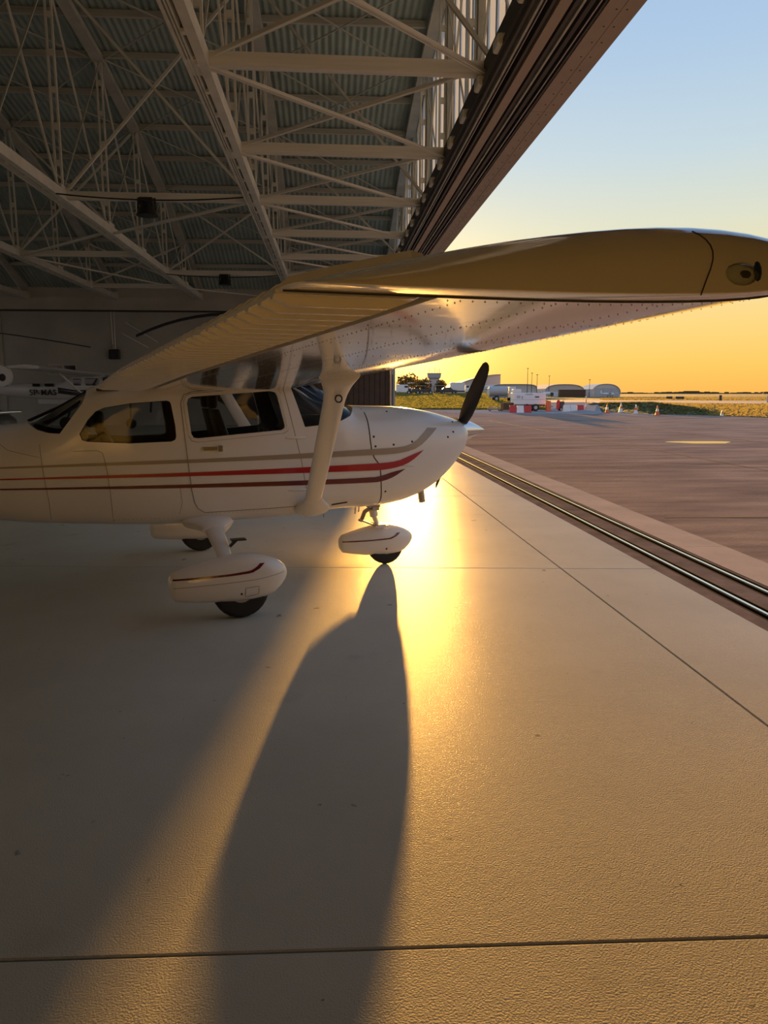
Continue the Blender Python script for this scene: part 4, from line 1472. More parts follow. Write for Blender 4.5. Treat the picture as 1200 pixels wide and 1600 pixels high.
def helicopter():
    """white helicopter with a shrouded tail rotor, only its tail in the frame; local x = nose (out of the frame, left)"""
    px, py = at(22, 29.5)
    r = empty('helicopter', (px, py, 0), R(180 - YAW), 'white helicopter with a round shrouded tail rotor at the far left edge', 'helicopter')
    # tail fin with duct: ring plate
    ang = np.linspace(0, 2 * PI, 28, endpoint=False)
    cz = 2.3
    inner = [(.15 * math.cos(a), .15 * math.sin(a)) for a in ang]
    outer = []
    for a in ang:
        c, s = math.cos(a), math.sin(a)
        k = .34 + .28 * max(0, math.cos(a - R(30))) ** 3 + .10 * max(0, math.cos(a - R(100))) ** 2
        outer.append((c * k, s * k))
    rr = [[(x, -.09, cz + z) for x, z in inner], [(x, -.09, cz + z) for x, z in outer], [(x, .09, cz + z) for x, z in outer], [(x, .09, cz + z) for x, z in inner]]
    mb = MB()
    mb.loft(rr, False, False)
    n_ = 28
    mb.f += [(3 * n_ + i, 3 * n_ + (i + 1) % n_, (i + 1) % n_, i) for i in range(n_)]
    fin = mb.build('tail_fin', M_DIMWHITE, r, 40)
    MB().lathe([(.15, -.03), (.15, .03)], (0, 0, cz), 'y', 20).build('duct_disc', M_BLACK, fin)
    for i in range(6):
        a = PI / 3 * i
        MB().beam((0, -.05, cz), (.145 * math.cos(a), -.05, cz + .145 * math.sin(a)), .03, .03, (0, 1, 0)).build('fan_blade', M_DARKV, fin)
    MB().sphere((0, -.06, cz), .035, 8, 6).build('fan_hub', M_DIMWHITE, fin)
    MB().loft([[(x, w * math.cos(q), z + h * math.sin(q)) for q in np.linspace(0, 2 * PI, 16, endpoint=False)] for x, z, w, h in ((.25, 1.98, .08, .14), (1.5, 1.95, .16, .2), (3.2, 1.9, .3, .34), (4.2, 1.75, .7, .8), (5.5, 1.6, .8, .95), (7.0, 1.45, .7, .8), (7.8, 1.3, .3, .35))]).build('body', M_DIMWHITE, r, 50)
    MB().loft([[(x, y, 1.72 + z) for x, y, z in ((a, -.04, 0), (b, -.04, 0), (b, .04, 0), (a, .04, 0))] for a, b, z in ((-.2, .25, 0), (-.3, -.1, -.5))]).build('lower_fin', M_DIMWHITE, r)
    MB().cbox(.35, .75, -.10, .0, 1.75, 1.93, .03).build('tail_door', M_DARKV, r)
    MB().tube([(4.0, 0, 2.2), (4.0, 0, 4.2)], .09, 10).build('rotor_mast', M_DARKV, r, 60)
    hb = MB().cbox(3.7, 4.3, -.3, .3, 4.2, 4.4, .05).build('rotor_hub', M_DARKV, r)
    for a, dz in ((R(180), -.85), (R(60), -.3), (R(-60), -.3)):
        rings = []
        for t in np.linspace(0, 1, 9):
            x, y = 4.0 + math.cos(a) * (.3 + 7.2 * t), math.sin(a) * (.3 + 7.2 * t)
            z = 4.32 + dz * t ** 1.5
            sx, sy = -math.sin(a) * .14, math.cos(a) * .14
            rings.append([(x - sx, y - sy, z), (x, y, z - .02), (x + sx, y + sy, z), (x, y, z + .025)])
        MB().loft(rings).build('rotor_blade', M_DARKV, r, 60)
    for s in (-1, 1):
        k = MB().tube([(3.6, .9 * s, .12), (4.2, .9 * s, .06), (7.2, .9 * s, .06), (7.7, .9 * s, .2)], .05, 8)
        k.tube([(4.6, .9 * s, .06), (4.6, .5 * s, 1.0)], .04, 8).tube([(6.4, .9 * s, .06), (6.4, .5 * s, .9)], .04, 8)
        k.build('skid', M_STEEL, r, 60)


helicopter()


def covered_engine():
    """dark hooded tug with a bright bar, low at the left edge"""
    px, py = at(-16, 20.5)
    r = empty('tow_tug', (px, py, 0), R(-YAW), 'dark rounded tow tug with a silver front bar at the left edge', 'tug')
    rings = []
    for x, zb, zt, w in ((-1.3, .5, 1.25, .5), (-.6, .42, 1.42, .6), (.1, .42, 1.38, .6), (.5, .48, 1.22, .55), (.78, .62, 1.05, .4), (.86, .75, .92, .2)):
        rings.append([(x, w * math.copysign(abs(math.cos(q)) ** .7, math.cos(q)), (zb + zt) / 2 + (zt - zb) / 2 * math.copysign(abs(math.sin(q)) ** .8, math.sin(q))) for q in np.linspace(0, 2 * PI, 18, endpoint=False)])
    MB().loft(rings).build('body', M_DARKV, r, 50)
    MB().tube([(-1.3, -.66, 1.14), (.78, -.62, 1.17), (.80, .62, 1.17)], .05, 10).build('bar', M_CHROME, r, 60)
    for x in (-.9, .35):
        for s in (-1, 1):
            MB().lathe([(.08, -.08), (.23, -.08), (.25, 0), (.23, .08), (.08, .08)], (x, .5 * s, .25), 'y', 16).build('wheel', M_RUBBER, r, 40)
    MB().beam((-.5, -.35, 1.35), (-.5, -.35, 1.75), .05, .05).beam((-.5, .35, 1.35), (-.5, .35, 1.75), .05, .05).build('steering_post', M_DARKV, r)


covered_engine()

# second rotor craft, its hub hidden behind the near wing: only one drooping blade shows
px, py = at(440, 27)
hc = empty('rotor_craft', (px, py, 0), R(180 - YAW), 'dark helicopter mostly hidden behind the wing, one drooping rotor blade showing', 'helicopter')
MB().loft([[(x, w * math.cos(q), z + h * math.sin(q)) for q in np.linspace(0, 2 * PI, 16, endpoint=False)] for x, z, w, h in ((-1.9, 1.2, .2, .3), (-1.2, 1.2, .7, .7), (0, 1.4, .8, .9), (1.2, 1.5, .6, .7), (2.2, 1.6, .15, .2), (4.0, 1.7, .08, .1))]).build('body', M_DARKV, hc, 50)
MB().tube([(0, 0, 2.2), (0, 0, 4.45)], .08, 10).build('rotor_mast', M_DARKV, hc, 60)
for a in (0, R(120), R(240)):
    rings = []
    for t in np.linspace(0, 1, 10):
        d = .2 + 4.85 * t
        z = 4.42 + .18 * math.sin(t * PI * .7) - .85 * t ** 2.4
        x, y = math.cos(a) * d, math.sin(a) * d
        sx, sy = -math.sin(a) * .10, math.cos(a) * .10
        rings.append([(x - sx, y - sy, z), (x, y, z - .055), (x + sx, y + sy, z), (x, y, z + .055)])
    MB().loft(rings).build('rotor_blade', M_BLACK, hc, 60)
for s in (-1, 1):
    MB().tube([(-1.5, .8 * s, .06), (1.4, .8 * s, .06)], .05, 8).tube([(-.7, .8 * s, .06), (-.7, .5 * s, .9)], .04, 8).tube([(.7, .8 * s, .06), (.7, .5 * s, .9)], .04, 8).build('skid', M_STEEL, hc, 60)

# pipe with box on the far wall, slanted rods beside it
px, py = at(199, 40.2)
pb = empty('wall_pipe', (px, Y_FAR - .12, 0), 0, 'white twin pipe and slanted rods on the far wall above a black box', 'pipe')
MB().tube([(-.08, 0, 5.9), (-.06, 0, 4.2)], .025, 8).tube([(.08, 0, 5.9), (.06, 0, 4.2)], .025, 8).build('pipe', M_WHITEP, pb, 60)
MB().cbox(-.09, .09, -.06, .06, 3.95, 4.22, .02).build('coupling', M_STEEL, pb)
MB().cbox(-.28, .28, -.14, .11, 3.45, 3.95, .04).build('junction_box', M_BLACK, pb)
for u0, v0, u1, v1 in ((207, 508, 255, 538), (200, 524, 240, 546)):
    p = []
    for u, v in ((u0, v0), (u1, v1)):
        D = (Y_FAR - .08) / (math.cos(R(YAW)) - (u - 600) / FPX * math.sin(R(YAW)))
        x, y = yaw((u - 600) / FPX * D, D)
        p.append((x - pb.location.x, y - pb.location.y, CAM_H + (HORIZON - v) / FPX * D))
    MB().tube(p, .035, 8).build('slanted_rod', M_WHITEP, pb, 60)

# lamp housing and cables under the trusses
lx, ly = at(233, 20.1)
lamp = empty('hall_lamp', (-4.55, 19.85, ZC), 0, 'black lamp housing hung under the cross strut at left', 'lamp')
MB().lathe([(.06, -.02), (.13, -.06), (.16, -.16), (.25, -.34), (.27, -.40), (.24, -.40)], (0, 0, .0), 'z', 18).build('housing', M_BLACK, lamp, 40)
MB().box(-.16, .16, -.12, .12, -.16, .02).build('ballast_box', M_BLACK, lamp)
for s in (-1, 1):
    MB().beam((.2 * s, 0, .03), (.22 * s, 0, -.3), .025, .05).build('bracket', M_DARKV, lamp)
lamp2 = copy_tree(lamp)
lamp2.location = (-4.3, 31.9, ZC)
lamp2['label'] = 'far black lamp housing hung just behind the wing'
for y, zz in ((19.4, ZC - .02), (31.6, ZC - .03)):
    pts = [(x, y, zz - .22 * (1 - ((x + 4.3) / 2.3) ** 2) * .5) for x in np.linspace(-6.6, -2.1, 12)]
    tag(MB().tube(pts, .018, 6).build('power_cable', M_BLACK, None, 60), 'black power cable sagging across ' + ('the bay in front of the near lamp' if y < 25 else 'the bay by the far lamp'), 'cable')

# ================================================================ APRON FURNITURE AND BACKGROUND
def wheel_part(parent, name, x, y, r, w, n=16):
    t = MB().lathe([(r * .5, -w / 2), (r * .92, -w / 2), (r, -w * .25), (r, w * .25), (r * .92, w / 2), (r * .5, w / 2)], (x, y, r), 'y', n).build(name, M_RUBBER, parent, 40)
    MB().lathe([(.02, -w * .52), (r * .5, -w * .52), (r * .55, 0), (r * .5, w * .52), (.02, w * .52)], (x, y, r), 'y', n).build('hub', M_GREYP, t, 40)
    return t


def cone_mesh(name, label, u, D, h=.75, grp='traffic cones along the grass edge', m1=M_CONE, m2=M_CONEW):
    x, y = at(u, D)
    c = empty(name, (x, y, 0), random.uniform(0, 1), label, 'cone', grp)
    b = h * .25
    MB().cbox(-b, b, -b, b, 0, h * .06, .01).build('base', m1, c)
    prof = lambda z: h * .2 * (1 - z / h) + h * .035
    MB().lathe([(prof(.05 * h), .05 * h), (prof(h), h)], (0, 0, 0), 'z', 16).build('body', m1, c, 40)
    MB().lathe([(prof(.42 * h) + .006, .42 * h), (prof(.66 * h) + .006, .66 * h)], (0, 0, 0), 'z', 16).build('reflective_band', m2, c, 40)
    return c


cone_mesh('traffic_cone', 'orange cone at the left end of the dark grass bank', 941, 63, .78)
cone_mesh('traffic_cone', 'orange and white cone second along the grass bank, set back', 962, 65.3, .85, m1=M_CONEW, m2=M_CONE)
cone_mesh('traffic_cone', 'thin pale cone third along the grass bank', 985, 61.3, .76, m1=M_CONEW, m2=M_CONE)
cone_mesh('traffic_cone', 'orange cone with white band, fourth along the grass bank', 1018, 57.6, .74)
cone_mesh('traffic_cone', 'small pale cone alone at the right part of the grass edge', 1117, 55.4, .48, m1=M_CONEW, m2=M_CONE)
cone_mesh('traffic_cone', 'red cone at the right edge of the picture', 1198, 50.5, .95, m1=M_REDP)


def barrier(u, D, label, flip=1):
    x, y = at(u, D)
    b = empty('plastic_barrier', (x, y, 0), R(-YAW + 8 * flip), label, 'barrier', 'red and white barriers on the apron')
    for i, m in enumerate((M_CONEW, M_CONEW, M_REDP) if flip > 0 else (M_REDP, M_CONEW, M_REDP)):
        x0 = -.95 + .64 * i
        MB().loft([[(x0 + .01, -.28, 0), (x0 + .63, -.28, 0), (x0 + .63, .28, 0), (x0 + .01, .28, 0)], [(x0 + .01, -.24, .12), (x0 + .63, -.24, .12), (x0 + .63, .24, .12), (x0 + .01, .24, .12)],
                   [(x0 + .03, -.08, .62), (x0 + .61, -.08, .62), (x0 + .61, .08, .62), (x0 + .03, .08, .62)]]).build('segment', m, b)


barrier(808, 65, 'red and white barrier in front of the white trailer', -1)
barrier(889, 68, 'white and red barrier right of the white trailer', 1)

# white ground power trailer
x, y = at(820, 71)
t = empty('power_trailer', (x, y, 0), R(-YAW + 3), 'white boxy two axle ground power trailer on the apron', 'trailer')
MB().cbox(-1.55, 1.5, -.75, .75, .62, 1.72, .05).build('body', M_WHITEP, t, 30)
MB().cbox(-1.5, -.85, -.7, .7, 1.70, 2.06, .06).build('raised_hood', M_WHITEP, t, 30)
MB().box(-1.5, 1.45, -.65, .65, .48, .62).build('chassis', M_DARKV, t)
MB().box(-1.56, 1.51, -.76, .76, 1.06, 1.09).build('waist_trim', M_GREYP, t)
for x0, x1, z0, z1, m in ((.45, .85, 1.27, 1.38, M_DARKV), (-1.3, -.95, 1.2, 1.45, M_GREYP), (-.45, .2, 1.52, 1.64, M_GREYP), (-.85, -.70, 1.15, 1.4, M_GREYP)):
    MB().box(x0, x1, -.765, -.74, z0, z1).build('vent_panel', m, t)
for xx in (-.28, .55):
    for s in (-1, 1):
        wheel_part(t, 'wheel', xx, .68 * s, .34, .2)
MB().tube([(1.5, 0, .5), (2.4, 0, .42)], .05, 8).tube([(1.5, .5, .5), (2.2, 0, .45)], .04, 8).tube([(1.5, -.5, .5), (2.2, 0, .45)], .04, 8).build('drawbar', M_TAN, t)
MB().tube([(2.1, 0, .45), (2.1, 0, .04)], .04, 8).box(2.0, 2.2, -.1, .1, 0, .04).build('jockey_leg', M_DARKV, t)
MB().box(1.15, 1.3, -.5, -.35, 1.70, 1.86).build('cap', M_GREYP, t)

# red fire extinguisher cart, sign board, pallet crate, post
x, y = at(868, 71)
c = empty('extinguisher_cart', (x, y, 0), R(-YAW), 'dark and red wheeled extinguisher cart right of the trailer', 'cart')
MB().lathe([(.10, .15), (.19, .2), (.19, .85), (.12, .98), (.04, 1.05)], (-.12, 0, 0), 'z', 14).build('cylinder', M_REDP, c, 40)
MB().cbox(.02, .42, -.2, .2, .12, .9, .04).build('hose_box', M_DARKV, c)
for s in (-1, 1):
    wheel_part(c, 'wheel', .1, .26 * s, .17, .07)
MB().tube([(.3, 0, .9), (.42, 0, 1.15), (.2, 0, 1.15)], .025, 6).build('handle', M_DARKV, c)
x, y = at(851, 69.5)
c = empty('folding_sign', (x, y, 0), R(-YAW), 'orange folding board standing at the trailer drawbar', 'sign')
for s in (-1, 1):
    MB().beam((0, .25 * s, 0), (0, .02 * s, .95), .42, .03, (0, 1, 0)).build('board', M_CONE, c)
MB().tube([(-.2, 0, .95), (.2, 0, .95)], .02, 6).build('hinge_rod', M_DARKV, c)
x, y = at(788, 70.5)
c = empty('pallet_crate', (x, y, 0), R(-YAW + 12), 'dark slatted crate on a pallet left of the trailer', 'crate')
for i in range(4):
    MB().box(-.5, .5, -.42, .42, .14 + .16 * i, .26 + .16 * i).build('crate_board', M_BROWN, c)
MB().box(-.46, .46, -.38, .38, .12, .80).build('load', M_DARKV, c)
for i in range(3):
    MB().box(-.55, .55, -.42 + .36 * i, -.30 + .36 * i, 0, .12).build('pallet_runner', M_TAN, c)
x, y = at(768, 70.5)
c = empty('low_dolly', (x, y, 0), R(-YAW + 4), 'low pale pallet dolly left of the slatted crate', 'dolly')
MB().box(-.6, .6, -.4, .4, .2, .28).build('deck', M_TAN, c)
MB().box(-.6, .6, -.4, .4, .36, .40).build('rail', M_TAN, c)
for xx in (-.45, .45):
    MB().box(xx - .04, xx + .04, -.4, .4, .28, .36).build('upright', M_TAN, c)
    wheel_part(c, 'wheel', xx, -.3, .12, .08)
x, y = at(908, 70)
c = empty('marker_post', (x, y, 0), 0, 'slim orange and white marker post behind the right barrier', 'post')
for i in range(4):
    MB().lathe([(.07 - .006 * i, .06 + .33 * i), (.064 - .006 * i, .39 + .33 * i)], (0, 0, 0), 'z', 12).build('band', (M_CONE, M_CONEW)[i % 2], c, 40)
MB().lathe([(.24, 0), (.22, .06), (.08, .08)], (0, 0, 0), 'z', 14).build('base', M_DARKV, c, 40)

# grey tanker trailer behind the propeller
x, y = at(775, 108)
z = terr(x, y)
t = empty('tanker_truck', (x, y, z), R(-YAW), 'grey tank trailer with cab on the grass bank behind the white trailer', 'truck')
MB().loft([[(xx, .85 * math.cos(q) * k, 1.45 + .72 * math.sin(q) * k) for q in np.linspace(0, 2 * PI, 18, endpoint=False)] for xx, k in ((-1.45, .8), (-1.38, 1), (1.15, 1), (1.22, .8))]).build('tank', M_GREYP, t, 40)
MB().box(-1.4, 1.2, -.75, .75, .55, .8).build('chassis', M_BLUEP, t)
MB().cbox(1.35, 2.3, -.9, .9, .5, 2.1, .08).build('cab', M_WHITEP, t, 30)
MB().cbox(1.95, 2.33, -.8, .8, 1.35, 1.9, .04).build('windscreen', M_WINDOW, t)
for xx in (-.45, 1.75):
    for s in (-1, 1):
        wheel_part(t, 'wheel', xx, .75 * s, .42, .28)
MB().cbox(-1.62, -1.4, -.5, .5, .9, 1.9, .03).build('pump_cabinet', M_WHITEP, t)


def vehicle(u, D, kind, label, m, flip=1):
    x, y = at(u, D)
    v = empty({'van': 'van', 'car': 'car', 'truck': 'box_truck', 'tractor': 'tow_tractor', 'cart': 'baggage_cart'}[kind], (x, y, terr(x, y)), R(-YAW + (0 if flip > 0 else 180)), label, {'van': 'van', 'car': 'car', 'truck': 'truck', 'tractor': 'tractor', 'cart': 'cart'}[kind])
    if kind == 'van':
        prof = [(-1.9, .5, 2.1), (-1.85, .45, 2.2), (.7, .45, 2.2), (1.2, .45, 1.5), (1.9, .5, 1.3), (1.98, .6, 1.0)]
    elif kind == 'car':
        prof = [(-1.8, .45, .9), (-1.6, .4, 1.0), (-1.0, .4, 1.45), (.4, .4, 1.5), (1.0, .4, 1.0), (1.8, .45, .9), (1.9, .5, .75)]
    elif kind == 'truck':
        prof = [(.9, .6, 1.9), (1.0, .5, 2.1), (1.6, .5, 2.1), (2.0, .5, 1.4), (2.4, .55, 1.25)]
    elif kind == 'tractor':
        prof = [(-.2, .5, 1.1), (.1, .45, 1.2), (1.3, .45, 1.1), (1.5, .5, .95)]
    else:
        prof = [(-1.2, .4, .6), (1.2, .4, .6)]
    hw = .85
    MB().loft([[(x, -hw, a), (x, hw, a), (x, hw, a + (b - a) * .55), (x, hw * .85, b), (x, -hw * .85, b), (x, -hw, a + (b - a) * .55)] for x, a, b in prof]).build('body', m, v, 30)
    if kind in ('van', 'car', 'truck'):
        wx = {'van': (.0, .8), 'car': (-.9, .4), 'truck': (1.2, 1.7)}[kind]
        zz = {'van': (1.45, 1.95), 'car': (1.02, 1.36), 'truck': (1.45, 1.95)}[kind]
        MB().box(wx[0], wx[1], -.84, .84, *zz).build('side_window', M_WINDOW, v)
    if kind == 'truck':
        MB().cbox(-2.4, .8, -.95, .95, .8, 2.6, .05).build('cargo_box', M_WHITEP, v)
        MB().box(-2.4, .8, -.6, .6, .55, .8).build('chassis', M_DARKV, v)
    if kind == 'tractor':
        for xx in (-.9, .15):
            for s in (-1, 1):
                MB().beam((xx, .75 * s, .9), (xx * .9, .7 * s, 2.35), .09, .09).build('roof_post', m, v)
        MB().cbox(-1.1, .35, -.85, .85, 2.33, 2.45, .03).build('canopy', M_WHITEP, v)
        MB().cbox(-.9, -.3, -.4, .4, .7, 1.25, .05).build('seat', M_DARKV, v)
        MB().box(-1.1, 0, -.8, .8, .45, .75).build('deck', m, v)
    if kind == 'cart':
        for xx in (-1.15, 1.15):
            for s in (-1, 1):
                MB().beam((xx, .8 * s, .6), (xx, .8 * s, 1.9), .07, .07).build('roof_post', m, v)
        MB().box(-1.25, 1.25, -.9, .9, 1.9, 1.97).build('canopy', M_GREYP, v)
        MB().cbox(-.8, .5, -.7, .7, .6, 1.3, .05).build('load', M_DARKV, v)
    for xx in {'van': (-1.2, 1.25), 'car': (-1.15, 1.15), 'truck': (-1.5, 1.6), 'tractor': (-.8, 1.1), 'cart': (-.8, .8)}[kind]:
        for s in (-1, 1):
            wheel_part(v, 'wheel', xx, .75 * s, {'tractor': .42, 'truck': .42}.get(kind, .33), .2, 12)


vehicle(631, 172, 'van', 'white van parked by the hangar door edge', M_WHITEP)
vehicle(643.5, 158, 'tractor', 'dark tow tractor with roof, leftmost in the parked row', M_DARKV)
vehicle(655, 174, 'cart', 'roofed baggage cart between the two dark tractors', M_DARKV)
vehicle(665, 160, 'tractor', 'large dark tractor with pale roof, centre of the parked row', M_DARKV, -1)
vehicle(684, 168, 'cart', 'low roofed cart right of the dark tractors', M_BROWN)
vehicle(698, 165, 'car', 'dark small car parked near the white box truck', M_DARKV)
vehicle(717, 168, 'truck', 'white box truck behind the propeller', M_WHITEP)


def shed(name, label, u0, u1, D, h, eave, m, mroof, base=None, depth=30, door=None, cat='hangar', nseg=14, round_=1.0, mono=False):
    """arched or gabled hall, its front towards us"""
    x0, y0 = at(u0, D)
    x1, y1 = at(u1, D)
    w = math.hypot(x1 - x0, y1 - y0)
    z0 = base if base is not None else terr((x0 + x1) / 2, (y0 + y1) / 2)
    r = empty(name, ((x0 + x1) / 2, (y0 + y1) / 2, z0), math.atan2(y1 - y0, x1 - x0), label, cat)
    arc = []
    for i in range(nseg + 1):
        a = PI - PI * i / nseg
        c, s = math.cos(a), math.sin(a)
        arc.append((w / 2 * math.copysign(abs(c) ** round_, c), eave + (h - eave) * abs(s) ** round_))
    if mono:                                             # roof rising in one curve to a tall right-hand end
        arc = [(-w / 2 + w * i / nseg, eave + (h - eave) * math.sin(PI / 2 * i / nseg)) for i in range(nseg + 1)]
    front = [(-w / 2, 0)] + arc + [(w / 2, 0)]
    MB().loft([[(x, .25, z) for x, z in front], [(x, depth, z) for x, z in front]]).build('wall', m, r)
    rim = [(x * 1.02, z * 1.015 + .1) for x, z in arc]
    MB().loft([[(x, y, z) for x, z in arc + rim[::-1]] for y in (-.3, depth + .3)]).build('roof', mroof, r, 30)
    if door:
        dw0, dw1, dh, md = door
        k = max(2, int((dw1 - dw0) * w / 3))
        for i in range(k):
            a, b = -w / 2 + w * (dw0 + (dw1 - dw0) * i / k), -w / 2 + w * (dw0 + (dw1 - dw0) * (i + 1) / k)
            MB().box(a + .03, b - .03, .05, .25, 0, dh).build('door_panel', md, r)
    return r


shed('arched_hangar', 'grey low arched hangar behind the brown container', 845, 905, 330, 5.8, 2.2, M_SHED, M_SHEDROOF, -.4, 40, (.02, .35, 2.6, M_WHITEP), round_=.75)
shed('tent_hangar', 'silver round topped tent hangar, last building on the right', 916, 960, 325, 5.9, 1.6, M_TENT, M_TENT, -.4, 20, (.12, .95, 4.2, M_GREYP), round_=.85)
shed('large_hangar', 'large pale hangar with sloping roof behind the propeller', 694, 777, 340, 9.3, 2.8, M_SHED, M_SHEDROOF, .6, 50, (.25, .95, 3.2, M_TENT), mono=True)
shed('long_shed', 'long rounded grey shed left of the masts', 765, 832, 300, 5.3, 3.4, M_SHED, M_SHEDROOF, -.2, 30, (.6, .95, 3.0, M_TENT), round_=.5)
x, y = at(885, 318)
c = empty('container', (x, y, -.1), R(-YAW), 'long brown container in front of the arched hangar', 'container')
MB().cbox(-5.2, 5.8, -1.5, 1.5, 0, 3.2, .05).build('box', M_BROWN, c)
for i in range(18):
    MB().box(-5.1 + .6 * i, -4.8 + .6 * i, -1.56, -1.48, .1, 3.1).build('side_rib', M_BROWN, c)
x, y = at(911, 320)
c = empty('cabin', (x, y, -.1), R(-YAW), 'pale grey site cabin between the brown container and the tent hangar', 'cabin')
MB().cbox(-1.6, 1.6, -1.4, 1.4, 0, 3.2, .06).build('wall', M_TENT, c)
MB().box(-1.7, 1.7, -1.5, 1.5, 3.15, 3.3).build('roof', M_GREYP, c)
MB().box(-.5, .4, -1.45, -1.38, 0, 2.1).build('door', M_GREYP, c)
x, y = at(848, 310)
c = empty('fuel_bowser', (x, y, -.1), R(-YAW), 'small pale bowser parked at the left end of the arched hangar', 'bowser')
MB().loft([[(xx, .9 * math.cos(q) * k, 1.5 + .8 * math.sin(q) * k) for q in np.linspace(0, 2 * PI, 14, endpoint=False)] for xx, k in ((-1.8, .8), (-1.7, 1), (1.2, 1), (1.3, .8))]).build('tank', M_WHITEP, c, 40)
MB().cbox(1.4, 2.6, -.9, .9, .5, 2.0, .06).build('cab', M_DARKV, c)
for xx in (-1, 1.9):
    wheel_part(c, 'wheel', xx, -.75, .42, .25, 12)
# small white airplane in front of the tent hangar
x, y = at(942, 312)
c = empty('distant_airplane', (x, y, -.1), R(-YAW + 20), 'tiny white airplane standing before the tent hangar', 'airplane')
MB().loft([[(xx, w * math.cos(q), z + w * math.sin(q)) for q in np.linspace(0, 2 * PI, 12, endpoint=False)] for xx, z, w in ((-4, 1.6, .1), (0, 1.3, .55), (2.2, 1.3, .5), (2.8, 1.3, .15))]).build('fuselage', M_WHITEP, c, 50)
MB().box(-.2, 1.2, -5, 5, 1.8, 1.92).build('wing', M_WHITEP, c)
MB().box(-4.1, -3.3, -.05, .05, 1.6, 2.8).build('fin', M_WHITEP, c)
for xx, yy in ((.2, -1), (.2, 1), (2, 0)):
    wheel_part(c, 'wheel', xx, yy, .25, .15, 10)
    MB().beam((xx, yy, .3), (xx, yy * .4, 1.2), .08, .08).build('gear_leg', M_GREYP, c)
# control tower
x, y = at(676, 330)
c = empty('control_tower', (x, y, terr(x, y)), R(-YAW), 'control tower with roof aerials against the bright sky', 'tower')
MB().box(-2.2, 2.2, -2.2, 2.2, 0, 6.2).build('shaft', M_SHED, c)
MB().loft([[(a * sx, a * sy, z) for sx, sy in ((-1, -1), (1, -1), (1, 1), (-1, 1))] for a, z in ((2.0, 6.2), (2.7, 7.0), (2.9, 8.6))]).build('glazed_cab', M_GREYP, c)  # cab glazing in pale grey paint, haze put into its colour
MB().box(-3.0, 3.0, -3.0, 3.0, 8.6, 8.9).build('roof', M_SHEDROOF, c)
for xx, yy, h in ((-2.2, 0, 2.2), (-.9, 1, 1.5), (.3, 0, 2.6), (1.3, -1, 1.6), (2.3, 0, 2.0)):
    MB().tube([(xx, yy, 8.9), (xx, yy, 8.9 + h)], .09, 6).build('aerial', M_DARKV, c)
MB().box(-5.5, -2.2, -2.5, 3, 0, 3.4).build('annex', M_SHED, c)
# light masts
for u, D, h, lb in ((818, 280, 11.0, 'short thin light mast above the long shed, leftmost'), (824.5, 283, 9.4, 'thin light mast above the long shed, second'), (832.5, 280, 8.7, 'thin lamp mast just right of the long shed'), (851, 322, 9.2, 'lamp mast over the left end of the arched hangar'), (912.5, 309, 7.4, 'short mast between arched hangar and tent hangar')):
    x, y = at(u, D)
    c = empty('light_mast', (x, y, -.3), 0, lb, 'mast', 'light masts among the hangars')
    MB().tube([(0, 0, 0), (0, 0, h)], [.14, .07], 8).build('pole', M_DARKV, c, 60)
    MB().box(-.35, .35, -.12, .12, h - .1, h + .12).build('lamp_head', M_DARKV, c)
# airfield marker boards
for u, D, w, h, lb in ((1035, 205, 1.6, .8, 'small dark runway marker board, left of a pair'), (1051, 200, 2.2, .8, 'small dark runway marker board, right of a pair'), (1113, 160, .5, 1.3, 'narrow dark marker box alone on the airfield'), (1186, 130, .4, 1.3, 'pale marker post near the right edge'), (1193, 132, 1.3, .7, 'low pale marker board at the right edge')):
    x, y = at(u, D)
    c = empty('marker_board', (x, y, terr(x, y)), R(-YAW), lb, 'marker')
    MB().cbox(-w / 2, w / 2, -.1, .1, .15, h, .02).build('board', M_DARKV if u < 1150 else M_GREYP, c)
    for s in (-1, 1):
        MB().box(s * w * .35 - .03, s * w * .35 + .03, -.05, .05, 0, .2).build('foot', M_DARKV, c)


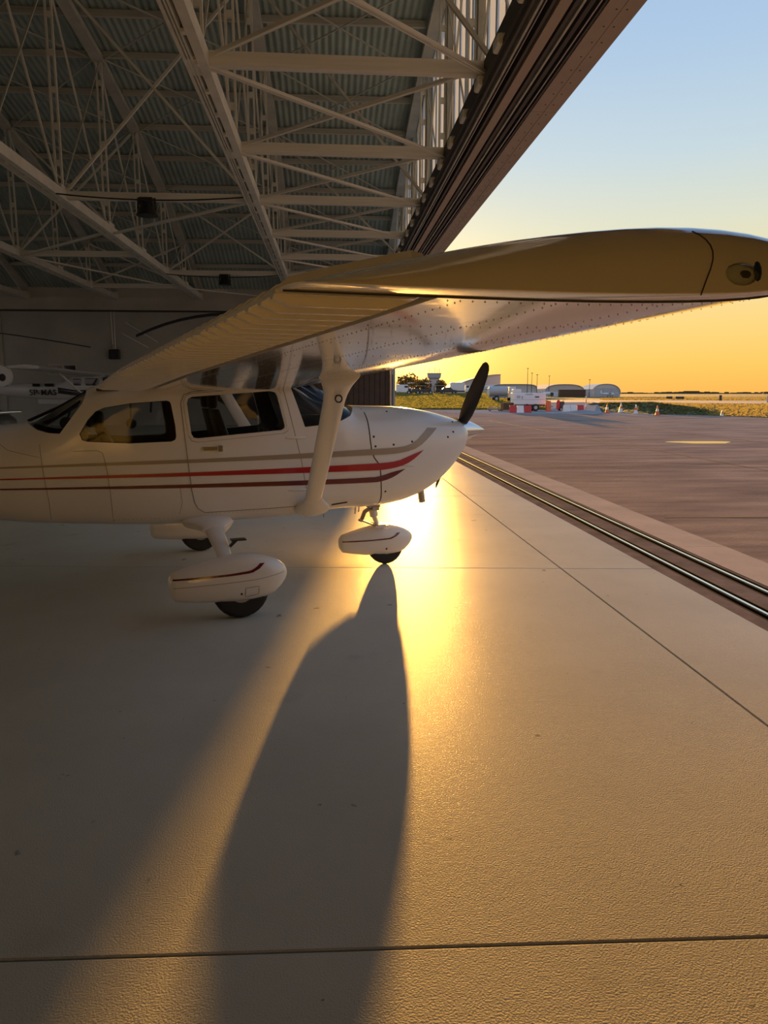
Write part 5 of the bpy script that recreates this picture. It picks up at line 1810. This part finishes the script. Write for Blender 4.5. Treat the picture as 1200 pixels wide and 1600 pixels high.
# trees
def tree(u, D, h, w, label, seed):
    rnd = random.Random(seed)
    x, y = at(u, D)
    r = empty('tree', (x, y, terr(x, y)), 0, label, 'tree', 'trees beyond the parked vehicles')
    MB().tube([(0, 0, 0), (.1, 0, h * .4), (0, .1, h * .7)], [.3, .22, .1], 8).build('trunk', M_BARK, r, 60)
    mb = MB()
    for i in range(420):
        a, b = rnd.uniform(0, 2 * PI), rnd.uniform(-1, 1)
        k = rnd.random() ** .4
        cx, cy, cz = w / 2 * k * math.cos(a) * math.sqrt(1 - b * b), w / 2 * k * math.sin(a) * math.sqrt(1 - b * b), h * .62 + h * .38 * k * b
        s = rnd.uniform(.25, .6)
        d1 = Vector((rnd.gauss(0, 1), rnd.gauss(0, 1), rnd.gauss(0, 1))).normalized() * s
        d2 = Vector((rnd.gauss(0, 1), rnd.gauss(0, 1), rnd.gauss(0, 1))).normalized() * s
        mb.add([(cx - d1.x, cy - d1.y, cz - d1.z), (cx + d2.x, cy + d2.y, cz + d2.z), (cx + d1.x, cy + d1.y, cz + d1.z), (cx - d2.x, cy - d2.y, cz - d2.z)], [(0, 1, 2, 3)])
    stuff(mb.build('foliage', M_LEAF, r))


tree(629, 312, 7.6, 6, 'bushy tree next to the white door post', 1)
tree(641, 300, 8.2, 6.5, 'tallest rounded tree right of the door post', 2)
tree(652, 322, 6.2, 6, 'low bushy tree left of the control tower', 3)
tree(662, 315, 6.6, 6, 'bush against the left wall of the control tower', 4)
tree(686, 320, 6.0, 5, 'low tree between control tower and large hangar', 5)
# far woods along the horizon
mb = MB()
rnd = random.Random(9)
for u0, u1, D, hh in ((955, 1260, 1500, 5), (1020, 1110, 1400, 7), (1190, 1400, 1300, 6), (560, 700, 900, 9)):
    u = u0
    while u < u1:
        x, y = P(u, D)
        w = rnd.uniform(5, 13)
        h = hh * rnd.uniform(.45, 1.0)
        mb.sphere((x, y, -1), (w, w, h + 1), 8, 5)
        u += rnd.uniform(4, 9) * FPX / D * .9
far_w = stuff(mb.build('distant_trees', M_LEAF))
tag(far_w, 'low line of distant woods along the horizon', 'woods')
